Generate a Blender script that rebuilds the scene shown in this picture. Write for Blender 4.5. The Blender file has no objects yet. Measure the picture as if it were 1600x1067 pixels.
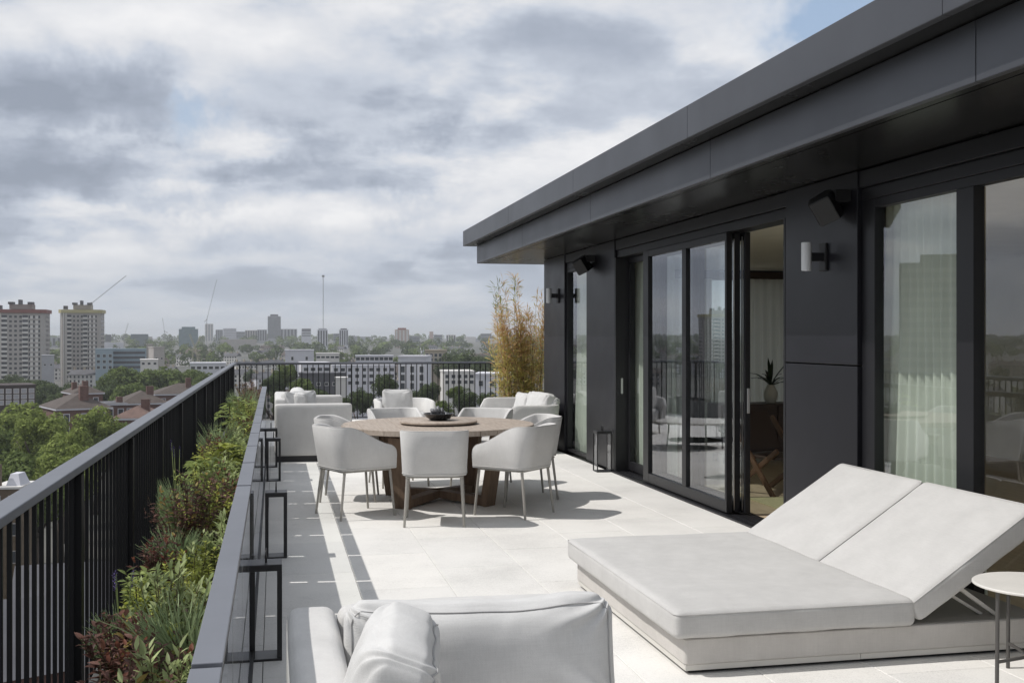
import bpy, bmesh, math, random
from mathutils import Vector, Matrix, noise, Quaternion

# ------------------------------------------------------------------ camera / sky / sun / exposure
SC = bpy.context.scene
COL = SC.collection
R = math.radians
F_PX = 1720.0; CAM_H = 1.58; THETA = math.atan((800 - 429.2) / F_PX)
CT, ST = math.cos(THETA), math.sin(THETA)
cam_d = bpy.data.cameras.new('camera'); cam = bpy.data.objects.new('camera', cam_d); COL.objects.link(cam)
cam.location = (0, 0, CAM_H); cam.rotation_euler = (R(90), 0, -THETA)
cam_d.sensor_width = 36; cam_d.lens = F_PX / 1600 * 36; cam_d.shift_y = -6.7 / 1600
cam_d.clip_start = 0.05; cam_d.clip_end = 40000
SC.camera = cam
SUN_DIR = Vector((1, -0.12, -1.358)).normalized()
SUN_EL = math.asin(-SUN_DIR.z); SUN_ROT = math.atan2(-SUN_DIR.x, -SUN_DIR.y)
sun_d = bpy.data.lights.new('sun', 'SUN'); sun_d.energy = 3.25; sun_d.angle = R(0.55); sun_d.color = (1.0, 0.965, 0.92)
sun = bpy.data.objects.new('sun', sun_d); COL.objects.link(sun)
sun.rotation_euler = SUN_DIR.to_track_quat('-Z', 'Y').to_euler(); sun.location = (-20, 2, 30)
SC.view_settings.view_transform = 'Standard'; SC.view_settings.look = 'None'
SC.view_settings.exposure = 0.0; SC.view_settings.gamma = 1.0; SC.view_settings.use_curve_mapping = False
SC.render.engine = 'CYCLES'
SC.cycles.use_denoising = True
SC.cycles.max_bounces = 8; SC.cycles.transparent_max_bounces = 24; SC.cycles.volume_bounces = 0
SC.cycles.caustics_reflective = False; SC.cycles.caustics_refractive = False


class NT:
    """small node-tree helper"""
    def __init__(s, tree): s.t = tree; s.n = tree.nodes; s.l = tree.links
    def node(s, kind, **kw):
        n = s.n.new(kind)
        for k, v in kw.items(): setattr(n, k, v)
        return n
    def put(s, sock, v):
        if isinstance(v, bpy.types.NodeSocket): s.l.new(v, sock)
        else: sock.default_value = v
    def m(s, op, a, b=None, c=None, clamp=False):
        n = s.node('ShaderNodeMath', operation=op, use_clamp=clamp); s.put(n.inputs[0], a)
        if b is not None: s.put(n.inputs[1], b)
        if c is not None: s.put(n.inputs[2], c)
        return n.outputs[0]
    def mix(s, f, a, b, kind='MIX'):
        n = s.node('ShaderNodeMix', data_type='RGBA', blend_type=kind); s.put(n.inputs[0], f)
        for i, v in ((6, a), (7, b)):
            if not isinstance(v, bpy.types.NodeSocket) and len(v) == 3: v = (*v, 1)
            s.put(n.inputs[i], v)
        return n.outputs[2]
    def noise(s, vec, scale, detail=5, rough=0.55, dist=0.0, out=0):
        n = s.node('ShaderNodeTexNoise'); s.put(n.inputs['Vector'], vec)
        n.inputs['Scale'].default_value = scale; n.inputs['Detail'].default_value = detail
        n.inputs['Roughness'].default_value = rough; n.inputs['Distortion'].default_value = dist
        return n.outputs[out]
    def ramp(s, fac, stops):
        n = s.node('ShaderNodeValToRGB'); s.put(n.inputs[0], fac)
        e = n.color_ramp.elements
        while len(e) < len(stops): e.new(0.5)
        for i, (p, c) in enumerate(stops):
            e[i].position = p; e[i].color = (*c, 1) if len(c) == 3 else c
        return n.outputs[0]
    def smooth(s, v, a, b):
        n = s.node('ShaderNodeMapRange', interpolation_type='SMOOTHSTEP'); s.put(n.inputs[0], v)
        n.inputs[1].default_value = a; n.inputs[2].default_value = b
        return n.outputs[0]


def make_world():
    w = bpy.data.worlds.new('World'); SC.world = w; w.use_nodes = True
    T = NT(w.node_tree); T.n.clear()
    out = T.node('ShaderNodeOutputWorld'); bg = T.node('ShaderNodeBackground')
    sky = T.node('ShaderNodeTexSky', sky_type='NISHITA'); sky.sun_disc = False
    sky.sun_elevation = SUN_EL; sky.sun_rotation = SUN_ROT; sky.air_density = 1.2; sky.dust_density = 2.0; sky.altitude = 60
    tc = T.node('ShaderNodeTexCoord'); sp = T.node('ShaderNodeSeparateXYZ'); T.put(sp.inputs[0], tc.outputs['Generated'])
    x, y, z = sp.outputs
    zz = T.m('ADD', T.m('MAXIMUM', z, 0.0), 0.26)
    cb = T.node('ShaderNodeCombineXYZ')
    T.put(cb.inputs[0], T.m('DIVIDE', x, zz)); T.put(cb.inputs[1], T.m('DIVIDE', y, zz)); cb.inputs[2].default_value = 3.7
    P = cb.outputs[0]
    zz2 = T.m('ADD', zz, 0.03); cb2 = T.node('ShaderNodeCombineXYZ')          # the same cloud field sampled a little higher up: gives lit tops, shaded bases
    T.put(cb2.inputs[0], T.m('DIVIDE', T.m('SUBTRACT', x, 0.012), zz2)); T.put(cb2.inputs[1], T.m('DIVIDE', y, zz2)); cb2.inputs[2].default_value = 3.7
    big = T.noise(P, 0.7, 2, 0.5)          # cloud masses
    puff = T.noise(P, 1.75, 8, 0.54); puff2 = T.noise(cb2.outputs[0], 1.75, 6, 0.54)         # billows
    # azimuth (0 = +Y, to the right positive) and elevation in degrees, warped by noise
    az = T.m('MULTIPLY', T.m('ARCTAN2', x, y), 57.2958)
    el = T.m('MULTIPLY', T.m('ARCSINE', z), 57.2958)
    w2 = T.noise(tc.outputs['Generated'], 8.3, 5, 0.66, 0, 1)
    sep2 = T.node('ShaderNodeSeparateColor'); T.put(sep2.inputs[0], w2)
    azw = T.m('ADD', az, T.m('MULTIPLY', T.m('SUBTRACT', sep2.outputs[0], 0.5), 12.0))
    elw = T.m('ADD', el, T.m('MULTIPLY', T.m('SUBTRACT', sep2.outputs[1], 0.5), 7.0))

    def blob(px, py, wx, wy):
        a0 = math.degrees(math.atan((px - 800) / F_PX) + THETA)
        r = math.sqrt(F_PX**2 + (px - 800)**2); e0 = math.degrees(math.atan((526.8 - py) / r))
        sx = wx / F_PX * 57.3; sy = wy / F_PX * 57.3
        dx = T.m('MULTIPLY_ADD', azw, 1 / sx, -a0 / sx); dy = T.m('MULTIPLY_ADD', elw, 1 / sy, -e0 / sy)
        return T.m('EXPONENT', T.m('MULTIPLY', T.m('MULTIPLY_ADD', dx, dx, T.m('MULTIPLY', dy, dy)), -1.0))
    dark = 0.0
    for b, k in (((120, 150, 190, 70), 0.62), ((60, 268, 150, 34), 0.42), ((300, 308, 120, 16), 0.30), ((560, 110, 150, 80), 0.20),
                 ((640, 205, 150, 22), 0.26), ((640, 320, 150, 22), 0.32), ((20, 352, 90, 14), 0.2), ((370, 385, 150, 22), 0.22),
                 ((690, 400, 160, 14), 0.16), ((140, 378, 60, 10), 0.15), ((430, 275, 40, 14), 0.2), ((900, 100, 140, 50), 0.12)):
        dark = T.m('MULTIPLY_ADD', blob(*b), k, dark)
    light = 0.0
    for b, k in (((300, 45, 140, 40), 0.14), ((330, 120, 60, 26), 0.18), ((250, 240, 120, 34), 0.22), ((390, 240, 60, 30), 0.2), ((690, 20, 100, 60), 0.16),
                 ((330, 345, 60, 12), 0.12), ((760, 250, 120, 30), 0.1), ((120, 415, 50, 10), 0.08), ((1180, 60, 90, 60), 0.14)):
        light = T.m('MULTIPLY_ADD', blob(*b), k, light)
    blue = T.m('ADD', T.m('MULTIPLY', blob(1330, 0, 120, 60), 1.5), T.m('MULTIPLY', blob(312, 172, 34, 30), 0.7))
    blue = T.m('ADD', blue, T.m('MULTIPLY', T.smooth(big, 0.64, 0.78), 0.8), clamp=True)
    v = T.m('ADD', T.m('MULTIPLY', T.m('SUBTRACT', T.smooth(puff, 0.43, 0.55), 0.5), 0.26), T.m('MULTIPLY', T.m('SUBTRACT', big, 0.5), -0.35))
    v = T.m('ADD', v, T.m('MULTIPLY', T.m('SUBTRACT', puff, puff2), 1.5))
    v = T.m('ADD', T.m('ADD', v, 0.585), T.m('SUBTRACT', light, dark))
    cloud = T.ramp(v, [(0.0, (3.0, 3.4, 4.15)), (0.28, (3.95, 4.4, 5.25)), (0.52, (5.5, 5.95, 6.75)), (0.76, (7.2, 7.35, 7.7)), (1.0, (8.7, 8.7, 8.8))])
    # towards the horizon the layers merge into pale grey-blue air
    hz = T.m('EXPONENT', T.m('MULTIPLY', T.m('MULTIPLY', T.m('MAXIMUM', el, 0.0), T.m('MAXIMUM', el, 0.0)), -0.07))
    cloud = T.mix(T.m('MULTIPLY', hz, 0.72), cloud, (4.9, 5.35, 6.0))
    skyc = T.mix(1.0, sky.outputs[0], (1.0, 1.0, 1.0), 'MULTIPLY')
    skyc = T.mix(0.55, skyc, (4.6, 5.9, 8.0))
    c = T.mix(blue, cloud, skyc)
    T.put(bg.inputs[0], c); bg.inputs[1].default_value = 0.106
    T.l.new(bg.outputs[0], out.inputs[0])
make_world()
SC.world.cycles.sampling_method = 'MANUAL'; SC.world.cycles.sample_map_resolution = 256

# ------------------------------------------------------------------ materials
MATS = {}
def mat(name, color, rough=0.6, metal=0.0, var=0.0, vscale=3.0, bump=0.0, bscale=60.0, spec=0.5, var2=None, coat=0.0, stretch=(1, 1, 1), sheen=0.0,
        island=0.0, transl=0.0, rvar=0.0, detail=6):
    if name in MATS: return MATS[name]
    m = bpy.data.materials.new(name); m.use_nodes = True; MATS[name] = m
    T = NT(m.node_tree); bs = T.n['Principled BSDF']
    bs.inputs['Roughness'].default_value = rough; bs.inputs['Metallic'].default_value = metal
    bs.inputs['Specular IOR Level'].default_value = spec; bs.inputs['Coat Weight'].default_value = coat
    bs.inputs['Sheen Weight'].default_value = sheen
    tc = T.node('ShaderNodeTexCoord'); mp = T.node('ShaderNodeMapping'); T.put(mp.inputs[0], tc.outputs['Object']); mp.inputs['Scale'].default_value = stretch
    V = mp.outputs[0]
    col = (*color, 1)
    if var or var2:
        n = T.noise(V, vscale, detail, 0.6)
        hi = var2 or tuple(min(1, c * (1 + var)) for c in color); lo = color if var2 else tuple(c * (1 - var) for c in color)
        col = T.ramp(n, [(0.32, lo), (0.68, hi)])
    if island:
        g = T.node('ShaderNodeNewGeometry')
        f = T.ramp(g.outputs['Random Per Island'], [(0, (1 - island,) * 3), (1, (1 + island,) * 3)])
        col = T.mix(1.0, col, f, 'MULTIPLY')
    T.put(bs.inputs['Base Color'], col)
    if rvar:
        T.put(bs.inputs['Roughness'], T.m('ADD', T.m('MULTIPLY', T.noise(V, vscale * 2.3, 5, 0.6), rvar), rough - rvar / 2))
    if bump:
        b = T.node('ShaderNodeBump'); b.inputs['Strength'].default_value = bump; b.inputs['Distance'].default_value = 0.01
        T.put(b.inputs['Height'], T.noise(V, bscale, 4, 0.6)); T.put(bs.inputs['Normal'], b.outputs[0])
    if transl:
        o = T.n['Material Output']; tr = T.node('ShaderNodeBsdfTranslucent'); T.put(tr.inputs[0], col)
        ms = T.node('ShaderNodeMixShader'); ms.inputs[0].default_value = transl
        T.l.new(bs.outputs[0], ms.inputs[1]); T.l.new(tr.outputs[0], ms.inputs[2]); T.l.new(ms.outputs[0], o.inputs[0])
    return m

def glass_mat(name, tint=(0.9, 0.94, 0.92), f0=0.10):
    m = bpy.data.materials.new(name); m.use_nodes = True; MATS[name] = m
    T = NT(m.node_tree); T.n.clear(); o = T.node('ShaderNodeOutputMaterial')
    tr = T.node('ShaderNodeBsdfTransparent'); tr.inputs[0].default_value = (*tint, 1)
    gl = T.node('ShaderNodeBsdfGlossy'); gl.inputs['Roughness'].default_value = 0.004; gl.inputs[0].default_value = (0.95, 0.96, 1, 1)
    ge = T.node('ShaderNodeNewGeometry')          # Schlick reflectance, the same from both sides of a thin pane
    vd = T.node('ShaderNodeVectorMath', operation='DOT_PRODUCT'); T.put(vd.inputs[0], ge.outputs['Incoming']); T.put(vd.inputs[1], ge.outputs['Normal'])
    cs = T.m('SUBTRACT', 1.0, T.m('ABSOLUTE', vd.outputs['Value']), clamp=True)
    fres = T.m('ADD', f0, T.m('MULTIPLY', T.m('POWER', cs, 5.0), 1 - f0), clamp=True)
    tc = T.node('ShaderNodeTexCoord'); b = T.node('ShaderNodeBump'); b.inputs['Strength'].default_value = 0.012; b.inputs['Distance'].default_value = 0.02
    T.put(b.inputs['Height'], T.noise(tc.outputs['Object'], 1.4, 2, 0.5)); T.put(gl.inputs['Normal'], b.outputs[0])
    ms = T.node('ShaderNodeMixShader'); T.put(ms.inputs[0], fres)
    T.l.new(tr.outputs[0], ms.inputs[1]); T.l.new(gl.outputs[0], ms.inputs[2]); T.l.new(ms.outputs[0], o.inputs[0])
    return m

def fabric_mat(name, c):
    m = bpy.data.materials.new(name); m.use_nodes = True; MATS[name] = m
    T = NT(m.node_tree); bs = T.n['Principled BSDF']; bs.inputs['Roughness'].default_value = 0.92
    bs.inputs['Specular IOR Level'].default_value = 0.2; bs.inputs['Sheen Weight'].default_value = 0.12
    tc = T.node('ShaderNodeTexCoord'); V = tc.outputs['Object']
    n = T.noise(V, 5, 6, 0.65); n2 = T.noise(V, 380, 2, 0.5)
    m1 = T.node('ShaderNodeMapping'); T.put(m1.inputs[0], V); m1.inputs['Scale'].default_value = (14, 14, 320); m2 = T.node('ShaderNodeMapping'); T.put(m2.inputs[0], V); m2.inputs['Scale'].default_value = (260, 260, 12)
    n2 = T.m('MULTIPLY', T.m('ADD', T.m('ADD', T.noise(m1.outputs[0], 1.0, 3, 0.6), T.noise(m2.outputs[0], 1.0, 3, 0.6)), n2), 0.333)
    col = T.ramp(T.m('ADD', T.m('MULTIPLY', n, 0.4), T.m('MULTIPLY', n2, 0.6)), [(0.36, tuple(v * 0.84 for v in c)), (0.64, tuple(min(1, v * 1.06) for v in c))])
    T.put(bs.inputs['Base Color'], col)
    wv = T.node('ShaderNodeTexWave', wave_type='BANDS', bands_direction='DIAGONAL'); T.put(wv.inputs[0], V); wv.inputs['Scale'].default_value = 140; wv.inputs['Distortion'].default_value = 2
    b = T.node('ShaderNodeBump'); b.inputs['Strength'].default_value = 0.3; b.inputs['Distance'].default_value = 0.004
    T.put(b.inputs['Height'], T.m('ADD', T.m('MULTIPLY', wv.outputs[1], 0.5), T.m('MULTIPLY', n2, 0.8))); T.put(bs.inputs['Normal'], b.outputs[0])
    return m

def stone_mat(name, c):
    m = bpy.data.materials.new(name); m.use_nodes = True; MATS[name] = m
    T = NT(m.node_tree); bs = T.n['Principled BSDF']; bs.inputs['Roughness'].default_value = 0.78; bs.inputs['Specular IOR Level'].default_value = 0.3
    ge = T.node('ShaderNodeNewGeometry'); oi = T.node('ShaderNodeObjectInfo'); V = ge.outputs['Position']
    st = T.noise(V, 0.9, 6, 0.65); sp = T.noise(V, 120, 3, 0.75); sp2 = T.noise(V, 45, 4, 0.7)
    f = T.m('ADD', T.m('ADD', T.m('MULTIPLY', st, 0.45), T.m('MULTIPLY', sp, 0.35)), T.m('MULTIPLY', sp2, 0.2))
    col = T.ramp(f, [(0.34, tuple(v * 0.7 for v in c)), (0.5, c), (0.68, tuple(min(1, v * 1.1) for v in c))])
    col = T.mix(1.0, col, T.ramp(oi.outputs['Random'], [(0, (0.95, 0.95, 0.945)), (1, (1.02, 1.015, 1.0))]), 'MULTIPLY')
    stain = T.smooth(T.noise(V, 2.3, 7, 0.7), 0.6, 0.74)
    col = T.mix(T.m('MULTIPLY', stain, 0.3), col, tuple(v * 0.62 for v in c))
    T.put(bs.inputs['Base Color'], col)
    b = T.node('ShaderNodeBump'); b.inputs['Strength'].default_value = 0.45; b.inputs['Distance'].default_value = 0.003
    T.put(b.inputs['Height'], sp); T.put(bs.inputs['Normal'], b.outputs[0])
    return m

FABRIC = fabric_mat('outdoor_fabric', (0.63, 0.62, 0.605))
FABRIC2 = fabric_mat('daybed_fabric', (0.565, 0.555, 0.54))
PILLOW = fabric_mat('pillow_fabric', (0.64, 0.635, 0.625))
TAUPE = fabric_mat('daybed_skirt_fabric', (0.585, 0.56, 0.53))
PAVER = stone_mat('pale_paving_stone', (0.755, 0.74, 0.715))
GLASS = glass_mat('window_glass', (0.93, 0.96, 0.945), 0.17)
GLASSB = glass_mat('balustrade_glass', (0.93, 0.95, 0.94), 0.05)
DARK = mat('black_metal', (0.018, 0.018, 0.02), 0.42, var=0.2, vscale=2, rvar=0.12)
RAIL = mat('rail_metal', (0.010, 0.010, 0.0115), 0.5, var=0.2, vscale=1.3, rvar=0.15, spec=0.25)
CAPM = mat('grey_cap_metal', (0.135, 0.143, 0.165), 0.5, var=0.1, vscale=1.5, rvar=0.15)
CLAD = mat('anthracite_cladding', (0.011, 0.011, 0.0145), 0.38, var=0.25, vscale=0.9, spec=0.34, rvar=0.16, bump=0.05, bscale=1.6)
FASC = mat('grey_fascia_metal', (0.095, 0.099, 0.11), 0.42, 0.65, var=0.12, vscale=0.8, rvar=0.14, bump=0.04, bscale=1.3)
SOFF = mat('soffit_metal', (0.009, 0.0088, 0.0085), 0.26, var=0.2, vscale=0.6, rvar=0.14, bump=0.05, bscale=1.5)
FRAME = mat('window_frame_metal', (0.012, 0.012, 0.014), 0.42, spec=0.35, var=0.1, vscale=2)
STEEL = mat('brushed_steel', (0.55, 0.55, 0.55), 0.3, 1.0)
LEGM = mat('taupe_chair_leg', (0.36, 0.345, 0.315), 0.5, var=0.08)
WLAMP = mat('lamp_aluminium', (0.62, 0.63, 0.64), 0.45, var=0.05)
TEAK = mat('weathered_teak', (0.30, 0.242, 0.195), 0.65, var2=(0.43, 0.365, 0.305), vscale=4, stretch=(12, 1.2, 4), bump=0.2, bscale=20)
TEAKD = mat('dark_teak_base', (0.13, 0.085, 0.056), 0.7, var2=(0.2, 0.135, 0.09), vscale=5, stretch=(6, 6, 1), bump=0.2, bscale=20)  # dark brown teak of the legs and under frame
SOIL = mat('soil', (0.035, 0.026, 0.02), 0.95, var2=(0.07, 0.05, 0.038), vscale=30, bump=0.8, bscale=60)
TROUGH = mat('zinc_trough', (0.10, 0.10, 0.10), 0.6, var=0.25, vscale=5)
PLINTH = mat('daybed_plinth_paint', (0.62, 0.6, 0.56), 0.5, var=0.05)
WTOP = mat('white_table_top', (0.66, 0.64, 0.60), 0.55, var=0.05, vscale=6)
CURT = mat('green_white_curtain', (0.80, 0.85, 0.75), 0.9, var=0.05, transl=0.35)
PLASTER = mat('cream_plaster', (0.80, 0.76, 0.66), 0.9, var=0.04)
WOODFL = mat('oak_floor', (0.42, 0.32, 0.21), 0.5, var2=(0.56, 0.44, 0.31), vscale=3, stretch=(8, 0.8, 1))
DWOOD = mat('dark_wood', (0.055, 0.032, 0.022), 0.5, var=0.3, vscale=4, stretch=(1, 8, 8))
BLACK = mat('black_plastic', (0.012, 0.012, 0.013), 0.55)

# ------------------------------------------------------------------ mesh helpers
class MB:
    def __init__(s): s.v = []; s.f = []
    def add(s, vs, fs, M=None):
        k = len(s.v)
        s.v += [tuple(M @ Vector(p)) for p in vs] if M is not None else [tuple(p) for p in vs]
        s.f += [tuple(i + k for i in f) for f in fs]; return s
    def box(s, x0, x1, y0, y1, z0, z1, M=None):
        return s.add([(x0, y0, z0), (x1, y0, z0), (x1, y1, z0), (x0, y1, z0), (x0, y0, z1), (x1, y0, z1), (x1, y1, z1), (x0, y1, z1)],
                     [(0, 3, 2, 1), (4, 5, 6, 7), (0, 1, 5, 4), (1, 2, 6, 5), (2, 3, 7, 6), (3, 0, 4, 7)], M)
    def beam(s, a, b, w, h, up=(0, 0, 1)):
        a, b = Vector(a), Vector(b); d = (b - a); L = d.length; d.normalize()
        x = d.cross(Vector(up)); x = x.normalized() if x.length > 1e-4 else Vector((1, 0, 0)); u = x.cross(d)
        M = Matrix((x, d, u)).transposed().to_4x4(); M.translation = a
        return s.box(-w / 2, w / 2, 0, L, -h / 2, h / 2, M)
    def tube(s, pts, r, n=8, cap=True):
        pts = [Vector(p) for p in pts]; k = len(s.v); N = len(pts)
        rr = r if isinstance(r, (list, tuple)) else [r] * N
        ref = None
        for i, p in enumerate(pts):
            d = (pts[min(i + 1, N - 1)] - pts[max(i - 1, 0)]).normalized()
            if ref is None: ref = d.orthogonal().normalized()
            ref = (ref - d * ref.dot(d)).normalized(); b = d.cross(ref)
            for j in range(n):
                a = 2 * math.pi * j / n; s.v.append(tuple(p + (ref * math.cos(a) + b * math.sin(a)) * rr[i]))
        for i in range(N - 1):
            for j in range(n):
                q = (j + 1) % n; s.f.append((k + i * n + j, k + i * n + q, k + (i + 1) * n + q, k + (i + 1) * n + j))
        if cap:
            s.f.append(tuple(k + j for j in reversed(range(n)))); s.f.append(tuple(k + (N - 1) * n + j for j in range(n)))
        return s
    def lathe(s, prof, n=24, M=None):
        vs = []; fs = []
        for r, z in prof:
            for j in range(n): a = 2 * math.pi * j / n; vs.append((r * math.cos(a), r * math.sin(a), z))
        for i in range(len(prof) - 1):
            for j in range(n): q = (j + 1) % n; fs.append((i * n + j, i * n + q, (i + 1) * n + q, (i + 1) * n + j))
        if prof[0][0] > 1e-5: fs.append(tuple(reversed(range(n))))
        if prof[-1][0] > 1e-5: fs.append(tuple((len(prof) - 1) * n + j for j in range(n)))
        return s.add(vs, fs, M)
    def prism(s, poly, z0, z1, M=None):
        n = len(poly); vs = [(x, y, z0) for x, y in poly] + [(x, y, z1) for x, y in poly]
        return s.add(vs, [tuple(reversed(range(n))), tuple(range(n, 2 * n))] + [(i, (i + 1) % n, n + (i + 1) % n, n + i) for i in range(n)], M)
    def grid(s, fn, nu, nv, cu=False, cv=False):
        k = len(s.v)
        for i in range(nu):
            for j in range(nv): s.v.append(tuple(fn(i / (nu if cu else nu - 1), j / (nv if cv else nv - 1))))
        for i in range(nu if cu else nu - 1):
            for j in range(nv if cv else nv - 1):
                a, b = (i + 1) % nu, (j + 1) % nv; s.f.append((k + i * nv + j, k + a * nv + j, k + a * nv + b, k + i * nv + b))
        return s
    def mesh(s, name, m, smooth=False, weld=False):
        me = bpy.data.meshes.new(name); me.from_pydata(s.v, [], s.f)
        if weld:
            bm = bmesh.new(); bm.from_mesh(me); bmesh.ops.remove_doubles(bm, verts=bm.verts, dist=1e-4)
            bmesh.ops.recalc_face_normals(bm, faces=bm.faces); bm.to_mesh(me); bm.free()
        for q in (m if isinstance(m, (list, tuple)) else [m] if m else []): me.materials.append(q)
        if smooth:
            me.polygons.foreach_set('use_smooth', [True] * len(me.polygons))
            if smooth is not True: me.set_sharp_from_angle(angle=R(smooth))
        me.update(); return me
    def build(s, name, m, parent=None, smooth=False, bevel=0, weld=False, world=False):
        o = link(name, s.mesh(name, m, smooth, weld), parent, world)
        if bevel: bev(o, bevel)
        return o

PM = {}
def link(name, data, parent=None, world=False):
    o = bpy.data.objects.new(name, data); COL.objects.link(o)
    if parent is not None:
        o.parent = parent
        if world: o.matrix_parent_inverse = abs_m(parent).inverted()
    return o
def abs_m(o):
    M = Matrix.LocRotScale(o.location, o.rotation_euler, o.scale)
    return abs_m(o.parent) @ o.matrix_parent_inverse @ M if o.parent else M
def bev(o, w, seg=2):
    b = o.modifiers.new('bevel', 'BEVEL'); b.width = w; b.segments = seg; b.limit_method = 'ANGLE'; b.angle_limit = R(40); b.harden_normals = False
def tag(o, label=None, cat=None, group=None, kind=None):
    if label: o['label'] = label
    if cat:
        o['category'] = cat
        if not kind: o['kind'] = 'thing'
    if group: o['group'] = group
    if kind: o['kind'] = kind
    return o
def thing(name, label, cat, loc=(0, 0, 0), rz=0.0, group=None):
    o = link(name, None); o.location = loc; o.rotation_euler = (0, 0, rz); o.empty_display_size = 0.2
    return tag(o, label, cat, group)
def dup(root, loc=None, rz=None, label=None, group=None, parent=None):
    c = root.copy(); COL.objects.link(c)
    if parent is not None: c.parent = parent
    if loc is not None: c.location = loc
    if rz is not None: c.rotation_euler = (0, 0, rz)
    if label: c['label'] = label
    if group: c['group'] = group
    for ch in root.children: dup(ch, parent=c)
    return c
def struct(o): o['kind'] = 'structure'; return o

def cushion(w, d, h, r=0.05, puff=0.02, n=12, wr=0.0, seed=0, wscale=3.0, M=None, mb=None):
    mb = mb or MB(); hx, hy, hz = w / 2, d / 2, h / 2; r = min(r, hx, hy, hz) * 0.999
    def warp(t): return math.copysign(1 - (1 - abs(t))**1.6, t)
    ks = [warp(-1 + 2 * i / n) for i in range(n + 1)]
    off = Vector((seed * 7.13, seed * 3.7, seed * 1.9))
    for ax in range(3):
        for sg in (-1, 1):
            vs = []
            for a in ks:
                for b in ks:
                    p = [0, 0, 0]; p[ax] = sg; p[(ax + 1) % 3] = a; p[(ax + 2) % 3] = b
                    x, y, z = p; q = Vector((x * hx, y * hy, z * hz))
                    inn = Vector((max(-hx + r, min(hx - r, q.x)), max(-hy + r, min(hy - r, q.y)), max(-hz + r, min(hz - r, q.z))))
                    dd = q - inn; nn = dd.normalized(); pt = inn + nn * r
                    sh = ((1 - x * x) * (1 - y * y) * abs(z) * 1.0 if ax == 2 else 0, (1 - y * y) * (1 - z * z) if ax == 0 else 0, (1 - x * x) * (1 - z * z) if ax == 1 else 0)
                    pt = pt + Vector((0, 0, z)) * puff * sh[0] + nn * puff * 0.4 * (sh[1] + sh[2])
                    if wr:
                        e = max(abs(x) if ax != 0 else 0, abs(y) if ax != 1 else 0, abs(z) if ax != 2 else 0)
                        pt = pt + nn * wr * (noise.noise(pt * wscale + off) + 0.6 * noise.noise(Vector((pt.x * 7, pt.y * 7, pt.z * 2.5)) * wscale * .5 + off))
                    vs.append(pt)
            m_ = n + 1; fs = []
            for i in range(n):
                for j in range(n):
                    f = (i * m_ + j, (i + 1) * m_ + j, (i + 1) * m_ + j + 1, i * m_ + j + 1)
                    fs.append(f if sg > 0 else f[::-1])
            mb.add(vs, fs, M)
    return mb

def rrect(w, d, r, n=5, x0=0, y0=0):
    pts = []
    for cx, cy, a0 in ((w / 2 - r, d / 2 - r, 0), (-w / 2 + r, d / 2 - r, 90), (-w / 2 + r, -d / 2 + r, 180), (w / 2 - r, -d / 2 + r, 270)):
        for i in range(n + 1): a = R(a0 + 90 * i / n); pts.append((x0 + cx + r * math.cos(a), y0 + cy + r * math.sin(a)))
    return pts
def seam(w, d, r, z, rad=0.0035, M=None):
    mb = MB(); p = [(x, y, z) for x, y in rrect(w, d, r)]; p.append(p[0]); t = MB().tube(p, rad, 5, False)
    return mb.add(t.v, t.f, M)

# pixel of the photograph at a given depth along the view axis -> place in the world (used for distant things only)
def at(px, d): xn = (px - 800) / F_PX; return (d * (xn * CT + ST), d * (CT - xn * ST))
def zat(py, d): return CAM_H - (py - 526.8) * d / F_PX
def ground(d):
    if d < 450: return -33.0
    if d < 1500: return -33 + 13 * (d - 450) / 1050
    if d < 3000: return -20 + 11 * (d - 1500) / 1500
    return -9.0

# ------------------------------------------------------------------ terrain (one sheet to the horizon)
def make_ground():
    mb = MB(); rings = [0, 40, 90, 160, 250, 350, 450, 600, 800, 1050, 1300, 1500, 1900, 2400, 3000, 4000, 6000, 9000, 14000]
    n = 48
    mb.v.append((0, 0, -33.0))
    for r in rings[1:]:
        for j in range(n): a = 2 * math.pi * j / n; mb.v.append((r * math.cos(a), r * math.sin(a), ground(r)))
    for j in range(n): mb.f.append((0, 1 + j, 1 + (j + 1) % n))
    for i in range(len(rings) - 2):
        for j in range(n): q = (j + 1) % n; mb.f.append((1 + i * n + j, 1 + (i + 1) * n + j, 1 + (i + 1) * n + q, 1 + i * n + q))
    m = mat('city_ground', (0.05, 0.055, 0.045), 0.9, var2=(0.13, 0.125, 0.115), vscale=0.02, detail=9)
    struct(mb.build('ground', m, smooth=True))
make_ground()

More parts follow.
